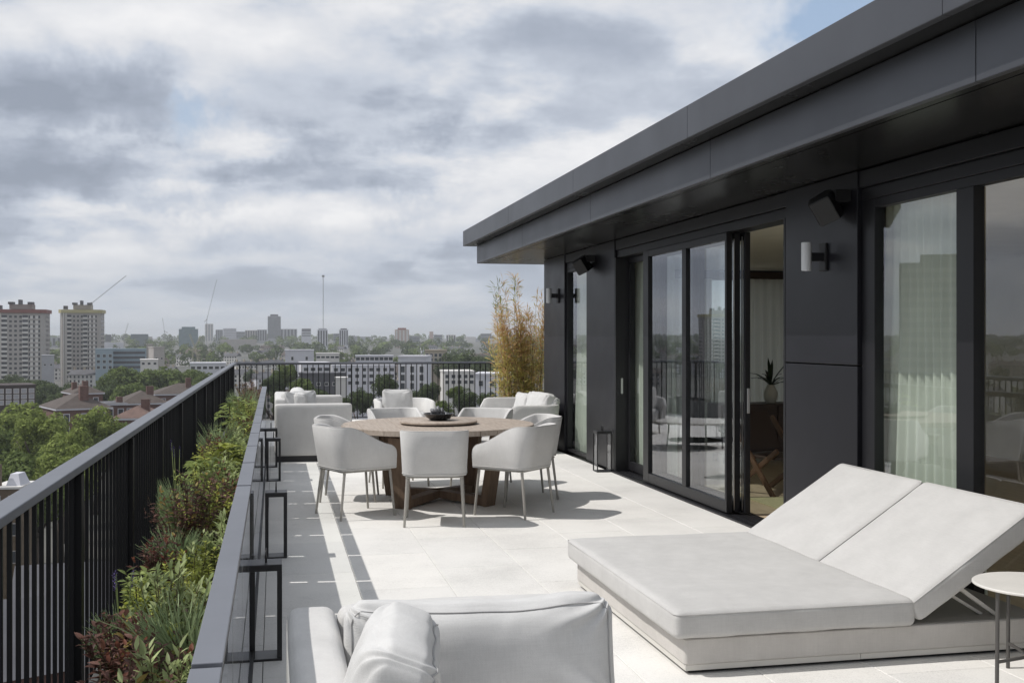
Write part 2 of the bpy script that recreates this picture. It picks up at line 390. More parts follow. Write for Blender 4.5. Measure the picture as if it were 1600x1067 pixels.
# ------------------------------------------------------------------ terrace floor: slab + individual pavers
FX = 3.90                                          # facade plane
slab = MB()
slab.box(-0.86, 9.6, -3.0, 21.55, -0.45, -0.035)
floor = struct(slab.build('terrace_floor', mat('slab_concrete', (0.10, 0.10, 0.10), 0.9, var=0.2)))
body = MB().box(-0.8, 9.5, -2.9, 21.4, -33.2, -0.46)
tag(body.build('apartment_block', mat('own_block_brick', (0.2, 0.15, 0.12), 0.9, var=0.2)), 'tall apartment block carrying the roof terrace', 'building')
def pavers():
    rnd = random.Random(3)
    cw, rl, gap = 0.573, 1.12, 0.003
    cache = {}
    ci = 0
    xs = []
    x = 0.517 - cw
    xs.append((-0.62, x)); 
    while x < FX + 0.0:
        xs.append((x, x + cw)); x += cw
    lim = 3.955
    for i, (x0, x1) in enumerate(xs):
        far = x0 >= 3.3
        y = -1.9 + (0.0 if i % 2 else rl / 2)
        y = 8.035 - rl * math.ceil((8.035 + 2) / rl) + (0.0 if i % 2 == 0 else rl / 2)
        while y < 21.4:
            y1 = min(y + rl, 21.45)
            a, b = x0, min(x1, 3.86 if y < 15.7 else 9)
            key = (round(b - a, 3), round(y1 - y, 3))
            if key not in cache:
                w, l = key; mb = MB(); e = 0.0025; g = gap / 2
                top = [(g + e, g + e, 0), (w - g - e, g + e, 0), (w - g - e, l - g - e, 0), (g + e, l - g - e, 0)]
                mid = [(g, g, -e), (w - g, g, -e), (w - g, l - g, -e), (g, l - g, -e)]
                bot = [(g, g, -0.03), (w - g, g, -0.03), (w - g, l - g, -0.03), (g, l - g, -0.03)]
                mb.add(top + mid + bot, [(0, 1, 2, 3)] + [(q + 4, (q + 1) % 4 + 4, (q + 1) % 4, q) for q in range(4)] + [(q + 8, (q + 1) % 4 + 8, (q + 1) % 4 + 4, q + 4) for q in range(4)])
                cache[key] = mb.mesh('paver', PAVER)
            if b - a > 0.05 and y1 - y > 0.05:
                o = link('paver', cache[key], floor); o.location = (a, y, rnd.uniform(-0.0008, 0.0008))
            y += rl
    for x0 in (4.53, 5.1, 5.67):
        for k in range(5):
            key = (0.573, 1.12)
            o = link('paver', cache[key], floor); o.location = (x0 - 0.001, 15.87 + k * 1.12, 0)
pavers()

# ------------------------------------------------------------------ penthouse: facade, roof, room
pent = thing('penthouse', 'dark metal clad penthouse with flat overhanging roof and sliding glass doors', 'building', (FX, 9, 0))
def pb(name, m, *boxes, bevel=0.004, parent=None):
    mb = MB()
    for b in boxes: mb.box(*b)
    return mb.build(name, m, parent or pent, bevel=bevel, world=True)
YEND = 15.84
# cladding panels
pb('wall_panel', CLAD, (FX, 4.12, 14.668, YEND, 0.012, 2.716))
pb('wall_panel', CLAD, (FX, 4.12, 12.385, 13.572, 0.012, 2.716))
pb('wall_panel', CLAD, (FX, 4.12, 6.872, 7.955, 0.012, 1.378))
pb('wall_panel', CLAD, (FX, 4.12, 6.872, 7.955, 1.388, 2.716))
pb('wall_panel', CLAD, (4.12, 9.3, 15.72, YEND - 0.003, 2.45, 2.70))
pb('wall_panel', CLAD, (4.121, 5.55, 15.722, YEND - 0.004, 0.012, 2.449))
pb('wall_panel', CLAD, (8.3, 9.3, 15.722, YEND - 0.004, 0.012, 2.449))
# headers over the glazing, with a shadow line
for y0, y1 in ((7.96, 12.38), (13.576, 14.664), (-2.5, 6.868)):
    pb('door_header', FRAME, (FX + 0.012, 4.12, y0, y1, 2.60, 2.714))
    pb('door_header', FRAME, (FX + 0.03, 4.12, y0, y1, 2.512, 2.592))
    pb('shadow_gap', BLACK, (FX + 0.05, 4.11, y0 + 0.001, y1 - 0.001, 2.5921, 2.5999), bevel=0)
# roof: upper fascia, step, lower fascia, soffit
UX, LX, ZS, ZM, ZT = 2.88, 3.066, 2.72, 3.0, 3.235
YU, YL = 17.0, 16.81
seams = [-3.0, -1.80, 1.28, 4.35, 7.42, 10.50, 13.58, YU]
for a, b in zip(seams, seams[1:]):
    pb('roof_fascia', FASC, (UX, UX + 0.05, a + 0.002, b - 0.002, ZM, ZT))
    e = min(b, YL)
    pb('roof_fascia', FASC, (LX, LX + 0.04, a + 0.032, e + (0.028 if b < YL else 0) - 0.002, ZS, ZM - 0.002))
pb('roof_fascia', FASC, (UX + 0.05, 9.3, YU - 0.05, YU - 0.001, ZM, ZT - 0.001))
pb('roof_fascia', FASC, (LX + 0.04, 9.3, YL - 0.04, YL - 0.001, ZS, ZM - 0.002))
pb('roof_step', SOFF, (UX + 0.052, LX + 0.3, -3, YU - 0.052, ZM + 0.003, ZM + 0.02), bevel=0)
pb('roof_deck', FASC, (UX + 0.052, 9.3, -3, YU - 0.052, ZT - 0.06, ZT - 0.02), bevel=0)
pb('soffit', SOFF, (LX + 0.042, LX + 0.10, -3, YL - 0.042, ZS + 0.003, ZS + 0.03), bevel=0)
pb('soffit', SOFF, (LX + 0.112, 9.3, -3, YL - 0.042, ZS + 0.003, ZS + 0.03), bevel=0)
# fixed windows: frame + pane
def window(y0, y1, z0=0.03, z1=2.51, x=FX + 0.03, fw=0.055, mull=()):
    mb = MB(); fz = min(fw, 0.06)
    mb.box(x, x + 0.07, y0, y0 + fw, z0, z1).box(x, x + 0.07, y1 - fw, y1, z0, z1)
    mb.box(x + 0.001, x + 0.069, y0 + fw, y1 - fw, z0, z0 + fz).box(x + 0.001, x + 0.069, y0 + fw, y1 - fw, z1 - fz, z1)
    for m0, m1 in mull: mb.box(x - 0.006, x + 0.068, m0, m1, z0 + fz, z1 - fz)
    fr = mb.build('window', FRAME, pent, bevel=0.003, world=True)
    edges = [y0 + fw] + [v for mm in mull for v in mm] + [y1 - fw]
    for a, b in zip(edges[::2], edges[1::2]):
        MB().add([(x + 0.035, a - .01, z0 + fz - .01), (x + 0.035, b + .01, z0 + fz - .01), (x + 0.035, b + .01, z1 - fz + .01), (x + 0.035, a - .01, z1 - fz + .01)], [(0, 1, 2, 3)]).build('pane', GLASS, fr, world=True)
    return fr
window(13.576, 14.664, 0.02, 2.51, fw=0.045)
window(3.30, 6.868, 0.02, 2.51, FX + 0.035, 0.16, mull=((5.63, 5.795),))
window(-0.30, 3.29, 0.02, 2.51, FX + 0.035, 0.08, mull=((1.4, 1.55),))
pb('wall_panel', CLAD, (FX, 4.12, -2.9, -0.305, 0.012, 2.716))
# sliding doors: three leaves stacked plus the fixed leaf behind
def door_leaf(x, y0, y1, z0=0.03, z1=2.505, th=0.055, stile=0.10, mids=(), handle=None, name='sliding_door'):
    mb = MB(); ra = 0.10
    mb.box(x, x + th, y0, y0 + 0.04, z0, z1).box(x, x + th, y1 - stile, y1, z0, z1)
    mb.box(x + .001, x + th - .001, y0 + 0.04, y1 - stile, z0, z0 + ra).box(x + .001, x + th - .001, y0 + 0.04, y1 - stile, z1 - 0.065, z1)
    for a, b in mids: mb.box(x + .002, x + th - .002, a, b, z0 + ra, z1 - 0.065)
    fr = mb.build(name, FRAME, pent, bevel=0.003, world=True)
    e = [y0 + 0.04] + [v for mm in mids for v in mm] + [y1 - stile]
    for a, b in zip(e[::2], e[1::2]):
        xx = x + th * 0.45
        MB().add([(xx, a - .005, z0 + ra - .005), (xx, b + .005, z0 + ra - .005), (xx, b + .005, z1 - 0.06), (xx, a - .005, z1 - 0.06)], [(0, 1, 2, 3)]).build('pane', GLASS, fr, world=True)
    if handle:
        hx, hy, hz = handle
        MB().box(hx - 0.012, hx + 0.012, hy - 0.018, hy, hz - 0.11, hz + 0.11).build('handle', STEEL, fr, bevel=0.004, world=True)
    return fr
door_leaf(FX - 0.002, 9.10, 11.35, stile=0.165, mids=((10.085, 10.195),))
door_leaf(FX + 0.082, 9.12, 11.30, stile=0.12, mids=((10.10, 10.18),))
door_leaf(FX + 0.152, 9.05, 11.28, th=0.05, stile=0.12, mids=((10.10, 10.18),), handle=(FX + 0.178, 9.05, 1.02))
door_leaf(FX + 0.150, 11.38, 12.33, th=0.05, stile=0.06)
MB().box(FX + 0.075, FX + 0.080, 9.115, 9.128, 0.05, 2.45).build('lit_gap_strip', STEEL, pent, world=True)  # bright strips imitate the lit line in the gap between door leaves
MB().box(FX + 0.139, FX + 0.144, 9.08, 9.10, 0.05, 2.47).build('lit_gap_strip', STEEL, pent, world=True)
pb('door_jamb', BLACK, (FX - 0.002, FX + 0.24, 12.332, 12.383, 0.012, 2.51))
pb('door_jamb', FRAME, (FX - 0.002, FX + 0.24, 7.958, 7.99, 0.012, 2.51))
MB().box(FX + 0.06, FX + 0.085, 12.32, 12.331, 0.92, 1.10).build('handle', STEEL, pent, world=True)
for k, xx in enumerate((FX - 0.045, FX + 0.045, FX + 0.125, FX + 0.205)):
    pb('door_track', FRAME, (xx, xx + 0.06, 7.99, 12.33, -0.03, 0.018 - 0.003 * k), bevel=0.003)
pb('door_track', BLACK, (FX - 0.045, FX + 0.268, 7.985, 12.331, -0.034, 0.004), bevel=0)
# the room behind
pb('room_floor', WOODFL, (4.17, 9.25, -2.9, 15.72, -0.03, 0.006), bevel=0)
pb('room_ceiling', PLASTER, (4.125, 9.25, -2.9, 15.718, 2.60, 2.66), bevel=0)
pb('room_wall', PLASTER, (9.25, 9.35, 9.2, 15.72, -0.03, 2.7), bevel=0)
pb('room_wall', PLASTER, (9.25, 9.35, -2.9, 9.2, 2.35, 2.7), bevel=0)
for yy in (-2.9, 0.8, 4.5): pb('added_opening_post', FRAME, (9.26, 9.34, yy, yy + 0.2, -0.03, 2.349), bevel=0)  # unseen side left open between posts, added so daylight brightens the room
pb('room_wall', PLASTER, (4.13, 9.25, -3.0, -2.9, -0.03, 2.7), bevel=0)
pb('room_wall', PLASTER, (4.13, 9.25, 7.2, 7.32, -0.03, 2.62), bevel=0) if False else None
pb('curtain_rail', DWOOD, (5.2, 8.7, 15.42, 15.5, 2.44, 2.56))
mbw = MB()
for xx in (5.56, 6.42, 7.3, 8.22): mbw.box(xx, xx + 0.07, 15.73, 15.8, 0.0, 2.448)
mbw.box(5.6, 8.25, 15.731, 15.799, 0.0, 0.06)
fw_ = mbw.build('window', FRAME, pent, world=True)
MB().add([(5.6, 15.77, 0.03), (8.25, 15.77, 0.03), (8.25, 15.77, 2.44), (5.6, 15.77, 2.44)], [(0, 1, 2, 3)]).build('pane', GLASS, fw_, world=True)

def curtain(name, label, y0, y1, x, z0=0.03, z1=2.56, folds=9, amp=0.035, along='y', m=CURT, seed=0, flare=0.1):
    n = folds * 10; mb = MB(); rnd = random.Random(seed); ph = [rnd.uniform(-.5, .5) for _ in range(folds + 2)]
    L = y1 - y0
    def fn(u, v):
        k = u * folds; a = math.sin(2 * math.pi * k + ph[int(k)] * 0.6) * amp * (0.55 + 0.45 * v) + 0.012 * math.sin(7 * u + 5 * v + seed)
        s = y0 + L * u + (u - 0.5) * flare * (v**2) * L + 0.012 * noise.noise(Vector((k, v * 2, seed)))
        z = z1 + (z0 - z1) * v
        return (x + a, s, z) if along == 'y' else (s, x + a, z)
    mb.grid(fn, n, 14)
    o = mb.build(name, m, smooth=True); tag(o, label, 'curtain'); return o
curtain('curtain', 'pleated pale green curtain behind the big window nearest the daybed', 5.80, 6.86, 4.10, folds=11, seed=1, amp=0.028)
curtain('curtain', 'pale green curtain behind the narrow window next to the far wall lamp', 13.85, 15.05, 4.07, folds=11, seed=2, amp=0.025)
curtain('curtain', 'pale green curtain bunched at the far edge of the sliding doors', 11.1, 12.66, 4.17, folds=11, seed=3, flare=0.03, amp=0.025)
SHEER = mat('sheer_curtain', (0.66, 0.66, 0.6), 0.95, transl=0.5)
curtain('curtain', 'sheer cream curtain at the back window seen through the open door', 5.35, 6.35, 15.38, folds=9, along='x', m=SHEER, seed=4, flare=0.02, z1=2.45)
curtain('curtain', 'second sheer cream curtain farther right at the back window', 6.75, 8.6, 15.36, folds=14, along='x', m=SHEER, seed=5, flare=0.02, z1=2.45)

# wall lamps
def wall_lamp(y, z, label):
    t = thing('wall_lamp', label, 'wall lamp', (FX, y, z), 0, 'cylinder wall lamps on the facade')
    MB().lathe([(0.033, -0.1), (0.036, -0.096), (0.036, 0.1), (0.033, 0.104), (0.027, 0.104), (0.027, 0.07)], 24, Matrix.Translation((-0.143, 0, 0))).build('lamp_body', WLAMP, t, smooth=35)
    MB().lathe([(0.0, -0.105), (0.012, -0.104), (0.012, -0.1)], 12, Matrix.Translation((-0.143, 0, 0))).build('lens', STEEL, t)
    MB().box(-0.108, -0.02, -0.022, 0.022, -0.03, 0.03).build('arm', FRAME, t, bevel=0.003)
    MB().box(-0.02, -0.001, -0.05, 0.05, -0.1, 0.1).build('back_plate', BLACK, t, bevel=0.004)
wall_lamp(7.33, 2.16, 'white cylinder wall lamp on the panel right of the open door')
wall_lamp(14.98, 2.16, 'white cylinder wall lamp on the far end pier beside the bamboo')
# wall speakers
def speaker(y, label):
    t = thing('wall_speaker', label, 'loudspeaker', (FX, y, 2.55), 0, 'wall speakers under the soffit')
    M = Matrix.Translation((-0.02, 0, 0)) @ Matrix.Rotation(R(-32), 4, 'Y') @ Matrix.Rotation(R(-30), 4, 'Z') @ Matrix.Scale(0.8, 4)
    sec = [(-0.30, -0.12), (-0.30, 0.12), (-0.12, 0.19), (-0.08, 0.06), (-0.08, -0.06), (-0.12, -0.19)]
    MB().prism(sec, -0.11, 0.12, M).build('cabinet', BLACK, t, bevel=0.012)
    MB().prism([(-0.306, -0.105), (-0.306, 0.105), (-0.301, 0.105), (-0.301, -0.105)], -0.095, 0.105, M).build('grille', mat('speaker_grille', (0.03, 0.03, 0.03), 0.7, bump=0.5, bscale=300), t)
    MB().box(-0.12, -0.001, -0.03, 0.03, -0.03, 0.05).build('bracket', BLACK, t, bevel=0.004)
speaker(6.98, 'black wedge-shaped speaker above the wall lamp near the open door')
speaker(13.2, 'black wedge-shaped speaker on the panel between narrow window and sliding doors')

# things seen inside the open door
t = thing('sideboard', 'dark wooden sideboard inside the room behind the open door', 'sideboard', (6.15, 13.0, 0.006))
MB().box(-0.75, 0.75, -0.22, 0.22, 0.12, 0.74).build('carcass', DWOOD, t, bevel=0.006)
for sx in (-1, 1):
    MB().box(sx * 0.37 - 0.36, sx * 0.37 + 0.36, -0.238, -0.222, 0.15, 0.71).build('door', DWOOD, t, bevel=0.003)
    for sy in (-1, 1): MB().box(sx * 0.66 - 0.025, sx * 0.66 + 0.025, sy * 0.17 - 0.025, sy * 0.17 + 0.025, 0, 0.12).build('leg', DWOOD, t)
t = thing('potted_plant', 'spiky dark houseplant in a pale vase on the dark sideboard', 'houseplant', (6.16, 12.98, 0.747))
MB().lathe([(0.055, 0), (0.085, 0.06), (0.09, 0.13), (0.05, 0.21), (0.045, 0.23), (0.035, 0.23), (0.03, 0.1)], 20).build('vase', mat('pale_vase', (0.6, 0.58, 0.52), 0.4), t, smooth=40)
mbl = MB(); rr = random.Random(5)
for k in range(16):
    a = rr.uniform(0, 6.28); L = rr.uniform(0.3, 0.6); tilt = rr.uniform(0.2, 1.2)
    pts = [Vector((math.cos(a) * math.sin(tilt) * L * s, math.sin(a) * math.sin(tilt) * L * s, 0.22 + math.cos(tilt) * L * s - 0.18 * s * s)) for s in (0, .33, .66, 1)]
    side = Vector((-math.sin(a), math.cos(a), 0)) * 0.022
    vs = []
    for q, wq in zip(pts, (0.4, 1, 0.8, 0.02)): vs += [q - side * wq, q + Vector((0, 0, -0.006)), q + side * wq]
    mbl.add(vs, [(i * 3 + j, i * 3 + j + 1, i * 3 + j + 4, i * 3 + j + 3) for i in range(3) for j in range(2)])
tag(mbl.build('leaves', mat('houseplant_leaf', (0.02, 0.035, 0.015), 0.5), t), kind='stuff')
t = thing('wooden_chair', 'low wooden crossed-leg chair inside the room behind the open door', 'chair', (4.95, 10.4, 0.006), R(20))
WCH = mat('walnut', (0.13, 0.07, 0.04), 0.5, var=0.2)
for sx in (-1, 1):
    MB().beam((sx * 0.3, -0.32, 0), (sx * 0.3, 0.3, 0.74), 0.03, 0.05).build('leg', WCH, t, bevel=0.004)
    MB().beam((sx * 0.27, 0.3, 0), (sx * 0.27, -0.34, 0.46), 0.03, 0.05).build('leg', WCH, t, bevel=0.004)
MB().box(-0.25, 0.25, -0.3, 0.22, 0.36, 0.39).build('seat', mat('leather_sling', (0.05, 0.03, 0.022), 0.5), t, bevel=0.008)
MB().beam((0, 0.12, 0.42), (0, 0.32, 0.80), 0.5, 0.025).build('backrest', mat('leather_sling', (0.05, 0.03, 0.022)), t, bevel=0.008)
MB().beam((-0.3, 0, 0.37), (0.3, 0, 0.37), 0.03, 0.03).build('stretcher', WCH, t)
t = tag(MB().box(4.5, 6.6, 8.6, 10.0, 0.007, 0.018).build('rug', mat('straw_rug', (0.42, 0.38, 0.22), 0.95, var=0.15, vscale=40)), 'pale straw rug just inside the open sliding door', 'rug')

# ------------------------------------------------------------------ outer railing (left) and back railing
def railing(name, label, p0, p1, post_every, first_post, cap_w, spacing=0.112, zcap=1.1, pw=0.03, bw=0.006):
    a, b = Vector((*p0, 0)), Vector((*p1, 0)); d = b - a; L = d.length; ang = math.atan2(d.y, d.x)
    t = thing(name, label, 'railing', a, ang)
    MB().box(0, L, -cap_w / 2, cap_w / 2, zcap - 0.03, zcap).build('handrail', CAPM, t, bevel=0.004)
    MB().box(0, L, -0.012, 0.012, zcap - 0.045, zcap - 0.031).build('top_bar', RAIL, t)
    MB().box(0, L, -0.02, 0.02, 0.03, 0.045).build('bottom_bar', RAIL, t)
    pm = MB().box(-pw, pw, -0.03, 0.03, -0.44, zcap - 0.046).mesh('post', RAIL)
    bm_ = MB().box(-bw, bw, -bw * 1.1, bw * 1.1, 0.046, zcap - 0.046).mesh('baluster', RAIL)
    s = first_post; posts = []
    while s < L: posts.append(s); s += post_every
    for s in posts: o = link('post', pm, t); o.location = (s, 0, 0)
    k = spacing * 0.5
    while k < L:
        if all(abs(k - s) > 0.04 for s in posts): o = link('baluster', bm_, t); o.location = (k, 0, 0)
        k += spacing
railing('side_railing', 'long black baluster railing with grey handrail along the left edge', (-0.75, 0.9), (-0.75, 21.47), 1.56, 2.02, 0.078, bw=0.006)
railing('back_railing', 'black baluster railing across the far end of the terrace', (-0.70, 21.42), (9.0, 21.42), 2.1, 0.05, 0.05, 0.105, pw=0.012, bw=0.008)

# ------------------------------------------------------------------ inner balustrade between planters and terrace
IB = thing('planter_screen', 'low dark panel screen with grey segmented cap beside the planters', 'balustrade', (-0.12, 2, 0))
gaps = [0.43, 1.285, 2.14] + [2.995 + 0.855 * k for k in range(14)]
cap_gaps = [0.43, 2.14, 4.705] + [5.56 + 0.855 * k for k in range(11)]
g = 0.030
rj = random.Random(8)
for a, b in zip(cap_gaps, cap_gaps[1:]):
    MB().box(-0.154, -0.096, a + g / 2, b - g / 2, 0.953, 0.965).build('handrail', CAPM, IB, bevel=0.002, world=True)
    MB().box(-0.148, -0.102, a + g / 2 + .001, b - g / 2 - .001, 0.905, 0.9528).build('top_bar', RAIL, IB, world=True)
PANEL = mat('screen_panel_metal', (0.06, 0.062, 0.067), 0.3, var=0.15, vscale=1.5, rvar=0.1)
for a, b in zip(gaps, gaps[1:]):
    MB().box(-0.134, -0.122, a + g / 2, b - g / 2, 0.02, 0.69).build('panel', PANEL, IB, bevel=0.002, world=True)
    mb = MB().add([(-0.108, a + g / 2, 0.06), (-0.108, b - g / 2, 0.06), (-0.108, b - g / 2, 0.904), (-0.108, a + g / 2, 0.904)], [(0, 1, 2, 3)])
    mb.build('glass_pane', GLASSB, IB, world=True)
MB().box(-0.150, -0.136, 0.43, gaps[-1], 0.485, 0.555).build('mid_rail', RAIL, IB, world=True)
MB().box(-0.121, -0.100, 0.43, gaps[-1], 0.0, 0.055).build('base_channel', RAIL, IB, world=True)

# ------------------------------------------------------------------ lanterns
def make_lantern(name, label, loc, w=0.155, h=0.47, rz=0.0, group='metal lanterns on the terrace floor', wide=0.024):
    t = thing(name, label, 'lantern', loc, rz, group)
    a = w / 2
    for sx in (-1, 1):
        for sy in (-1, 1):
            cx, cy = sx * (a - wide / 2), sy * (a - wide / 2)
            MB().box(cx - wide / 2, cx + wide / 2, cy - 0.006, cy + 0.006, 0.013, h - 0.033).build('post', DARK, t)
    MB().box(-a, a, -a, a, 0, 0.012).build('base', DARK, t, bevel=0.002)
    MB().box(-a, a, -a, a, h - 0.032, h).build('lid', DARK, t, bevel=0.003)
    for sx in (-1, 1):
        MB().add([(sx * (a - 0.008), -a + .012, 0.012), (sx * (a - 0.008), a - .012, 0.012), (sx * (a - 0.008), a - .012, h - .032), (sx * (a - 0.008), -a + .012, h - .032)], [(0, 1, 2, 3)]).build('pane', GLASSB, t)
    MB().tube([(-0.0, -0.022, h), (0, -0.022, h + 0.05), (0, 0, h + 0.066), (0, 0.022, h + 0.05), (0, 0.022, h)], 0.005, 6).build('handle', DARK, t, smooth=True)
    return t
make_lantern('lantern', 'black metal lantern nearest the camera beside the sofa arm', (-0.042, 5.58, 0.0))
make_lantern('lantern', 'second nearest black lantern along the planter screen', (0.010, 8.12, 0.0))
make_lantern('lantern', 'third black lantern along the planter screen, before the left sofa', (-0.012, 12.43, 0.0))
make_lantern('lantern', 'farthest black lantern beside the left sofa end', (-0.045, 13.75, 0.0))
make_lantern('lantern', 'black lantern standing against the dark panel beside the sliding doors', (3.775, 12.46, 0.0), w=0.18, wide=0.012, h=0.48)

# ------------------------------------------------------------------ dining chairs
SEAMC = mat('chair_piping', (0.46, 0.45, 0.435), 0.9)
def chair_proto():
    t = thing('dining_chair', '', 'chair')
    hw, y0, y1, rc, zb = 0.272, -0.275, 0.27, 0.13, 0.42
    path = [(-hw, y1 - q_) for q_ in (0, 0.006, 0.018, 0.035, 0.055)] + [(-hw, y1 + (y0 + rc - y1) * k / 7) for k in range(2, 7)]
    for k in range(9): a = R(180 + 90 * k / 8); path.append((-hw + rc + rc * math.cos(a), y0 + rc + rc * math.sin(a)))
    path += [(-hw + rc + (2 * hw - 2 * rc) * k / 6, y0) for k in range(1, 6)]
    for k in range(9): a = R(270 + 90 * k / 8); path.append((hw - rc + rc * math.cos(a), y0 + rc + rc * math.sin(a)))
    path += [(hw, y0 + rc + (y1 - y0 - rc) * k / 7) for k in range(1, 6)] + [(hw, y1 - q_) for q_ in (0.055, 0.035, 0.018, 0.006, 0)]
    N = len(path)
    prof = []
    for i, (x, y) in enumerate(path):
        a = Vector(path[max(i - 1, 0)]); b = Vector(path[min(i + 1, N - 1)]); d = (b - a).normalized(); nrm = Vector((-d.y, d.x)) * -1   # outward
        if nrm.dot(Vector((x, y + 0.02))) < 0: nrm = -nrm
        u = (y1 - y) / (y1 - y0); s = max(0, min(1, (u - 0.05) / 0.85)); s = s * s * (3 - 2 * s)
        zt = 0.635 + 0.17 * s
        dist = y1 - y; fr_ = 0.075; zt = zt - (fr_ * (1 - math.sqrt(max(0, 1 - ((fr_ - dist) / fr_)**2))) if dist < fr_ else 0)
        lean = 0.010 + 0.05 * max(0.0, -nrm.y) * s
        th = 0.034
        pts = []
        for k, (o, z) in enumerate(((-0.03, zb), (-0.004, zb + 0.004), (0.0, zb + 0.02), (lean * .5, (zb + zt) / 2), (lean, zt - 0.014), (lean - 0.006, zt - 0.003), (lean - th / 2, zt),
                     (lean - th + 0.006, zt - 0.003), (lean - th, zt - 0.014), (lean * .5 - th, (zb + zt) / 2), (-th, zb + 0.02), (-th - 0.03, zb + 0.01))):
            pts.append((x + nrm.x * o, y + nrm.y * o, z))
        prof.append(pts)
    mb = MB(); mb.grid(lambda u, v: prof[round(u * (N - 1))][round(v * 11)], N, 12)
    n0 = len(prof[0])
    mb.f.append(tuple(range(n0))[::-1]); mb.f.append(tuple((N - 1) * n0 + k for k in range(n0)))
    mb.build('shell', FABRIC, t, smooth=50)
    hem = [Vector(p_[2]) + Vector((0, 0, 0.0)) for p_ in prof]
    MB().tube(hem, 0.0035, 5).build('piping', SEAMC, t, smooth=True)
    rim = [Vector(p_[5]) for p_ in prof]; MB().tube(rim, 0.003, 5).build('piping', SEAMC, t, smooth=True)
    cushion(0.46, 0.46, 0.07, 0.03, 0.012, 8, M=Matrix.Translation((0, 0.015, 0.455))).build('seat', FABRIC, t, smooth=True, weld=True)
    MB().box(-0.24, 0.24, -0.235, 0.235, 0.405, 0.4195).build('seat_frame', LEGM, t, bevel=0.004)
    for sx in (-1, 1):
        MB().tube([(sx * 0.225, -0.215, 0.41), (sx * 0.248, -0.262, 0.006), (sx * 0.248, -0.262, 0)], [0.013, 0.0105, 0.009], 10).build('leg', LEGM, t, smooth=40)
        MB().tube([(sx * 0.232, 0.225, 0.41), (sx * 0.252, 0.262, 0.006), (sx * 0.252, 0.262, 0)], [0.013, 0.0105, 0.009], 10).build('leg', LEGM, t, smooth=40)
    return t
ch = chair_proto()
ch_spots = [((1.34, 9.34), (0.165, 0.986), 'white tub dining chair with its back straight to the camera'),
            ((0.70, 9.89), (0.92, 0.39), 'white tub dining chair at the front left of the round table'),
            ((2.10, 9.64), (-0.72, 0.69), 'white tub dining chair at the front right of the round table'),
            ((2.42, 10.62), (-1.0, -0.05), 'white tub dining chair right of the table, half behind the front right chair'),
            ((0.72, 10.88), (0.98, -0.15), 'white tub dining chair left of the table, behind the front left chair'),
            ((1.30, 11.82), (0.2, -1.0), 'white tub dining chair behind the table on its left, rim showing'),
            ((2.17, 11.62), (-0.5, -0.86), 'white tub dining chair behind the table on its right, rim showing')]
for i, (p, dr, lb) in enumerate(ch_spots):
    rz = math.atan2(-dr[0], dr[1])
    c_ = ch if i == 0 else dup(ch)
    c_.location = (*p, 0); c_.rotation_euler = (0, 0, rz); c_['label'] = lb; c_['group'] = 'dining chairs around the round table'

# ------------------------------------------------------------------ round dining table
TB = thing('dining_table', 'round weathered teak dining table in the middle of the terrace', 'table', (1.55, 10.6, 0))
RT = 0.93; npl = 11; pw = 2 * RT / npl
for k in range(npl):
    a, b = -RT + k * pw + 0.0015, -RT + (k + 1) * pw - 0.0015
    poly = []
    for s in range(7): x = a + (b - a) * s / 6; poly.append((x, -math.sqrt(max(0, RT * RT - x * x))))
    for s in range(7): x = b + (a - b) * s / 6; poly.append((x, math.sqrt(max(0, RT * RT - x * x))))
    poly2 = [p for i, p in enumerate(poly) if i == 0 or (Vector(p) - Vector(poly[i - 1])).length > 1e-4]
    o = MB().prism(poly2, 0.692, 0.742).build('plank', TEAK, TB, bevel=0.0035)
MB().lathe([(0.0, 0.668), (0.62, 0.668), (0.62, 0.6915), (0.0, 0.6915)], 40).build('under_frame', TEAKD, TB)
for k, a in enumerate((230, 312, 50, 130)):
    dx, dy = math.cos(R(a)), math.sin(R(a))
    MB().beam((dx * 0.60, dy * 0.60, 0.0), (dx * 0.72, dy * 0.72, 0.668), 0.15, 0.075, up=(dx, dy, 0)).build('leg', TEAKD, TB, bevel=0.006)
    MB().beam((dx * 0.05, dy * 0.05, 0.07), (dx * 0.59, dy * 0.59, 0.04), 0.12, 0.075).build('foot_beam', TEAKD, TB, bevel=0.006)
ls = thing('turntable', 'round teak turntable in the middle of the dining table', 'turntable', (1.55, 10.56, 0.743))
MB().lathe([(0.12, 0), (0.12, 0.012)], 24).build('bearing', DARK, ls)
MB().lathe([(0.365, 0.0125), (0.375, 0.016), (0.375, 0.03), (0.368, 0.034), (0.0, 0.034)], 48).build('disc', TEAK, ls, smooth=30)
bw = thing('bowl', 'dark shallow bowl standing on the turntable', 'bowl', (1.55, 10.56, 0.777))
MB().lathe([(0.0, 0.0), (0.07, 0.0), (0.115, 0.028), (0.145, 0.062), (0.15, 0.066), (0.144, 0.068), (0.11, 0.034), (0.065, 0.012), (0.0, 0.01)], 32).build('bowl_body', mat('dark_glaze', (0.022, 0.022, 0.025), 0.25, var=0.4, vscale=14), bw, smooth=40)
rs = random.Random(11)
SH = mat('dark_shell', (0.035, 0.035, 0.04), 0.3, var2=(0.25, 0.25, 0.26), vscale=18)
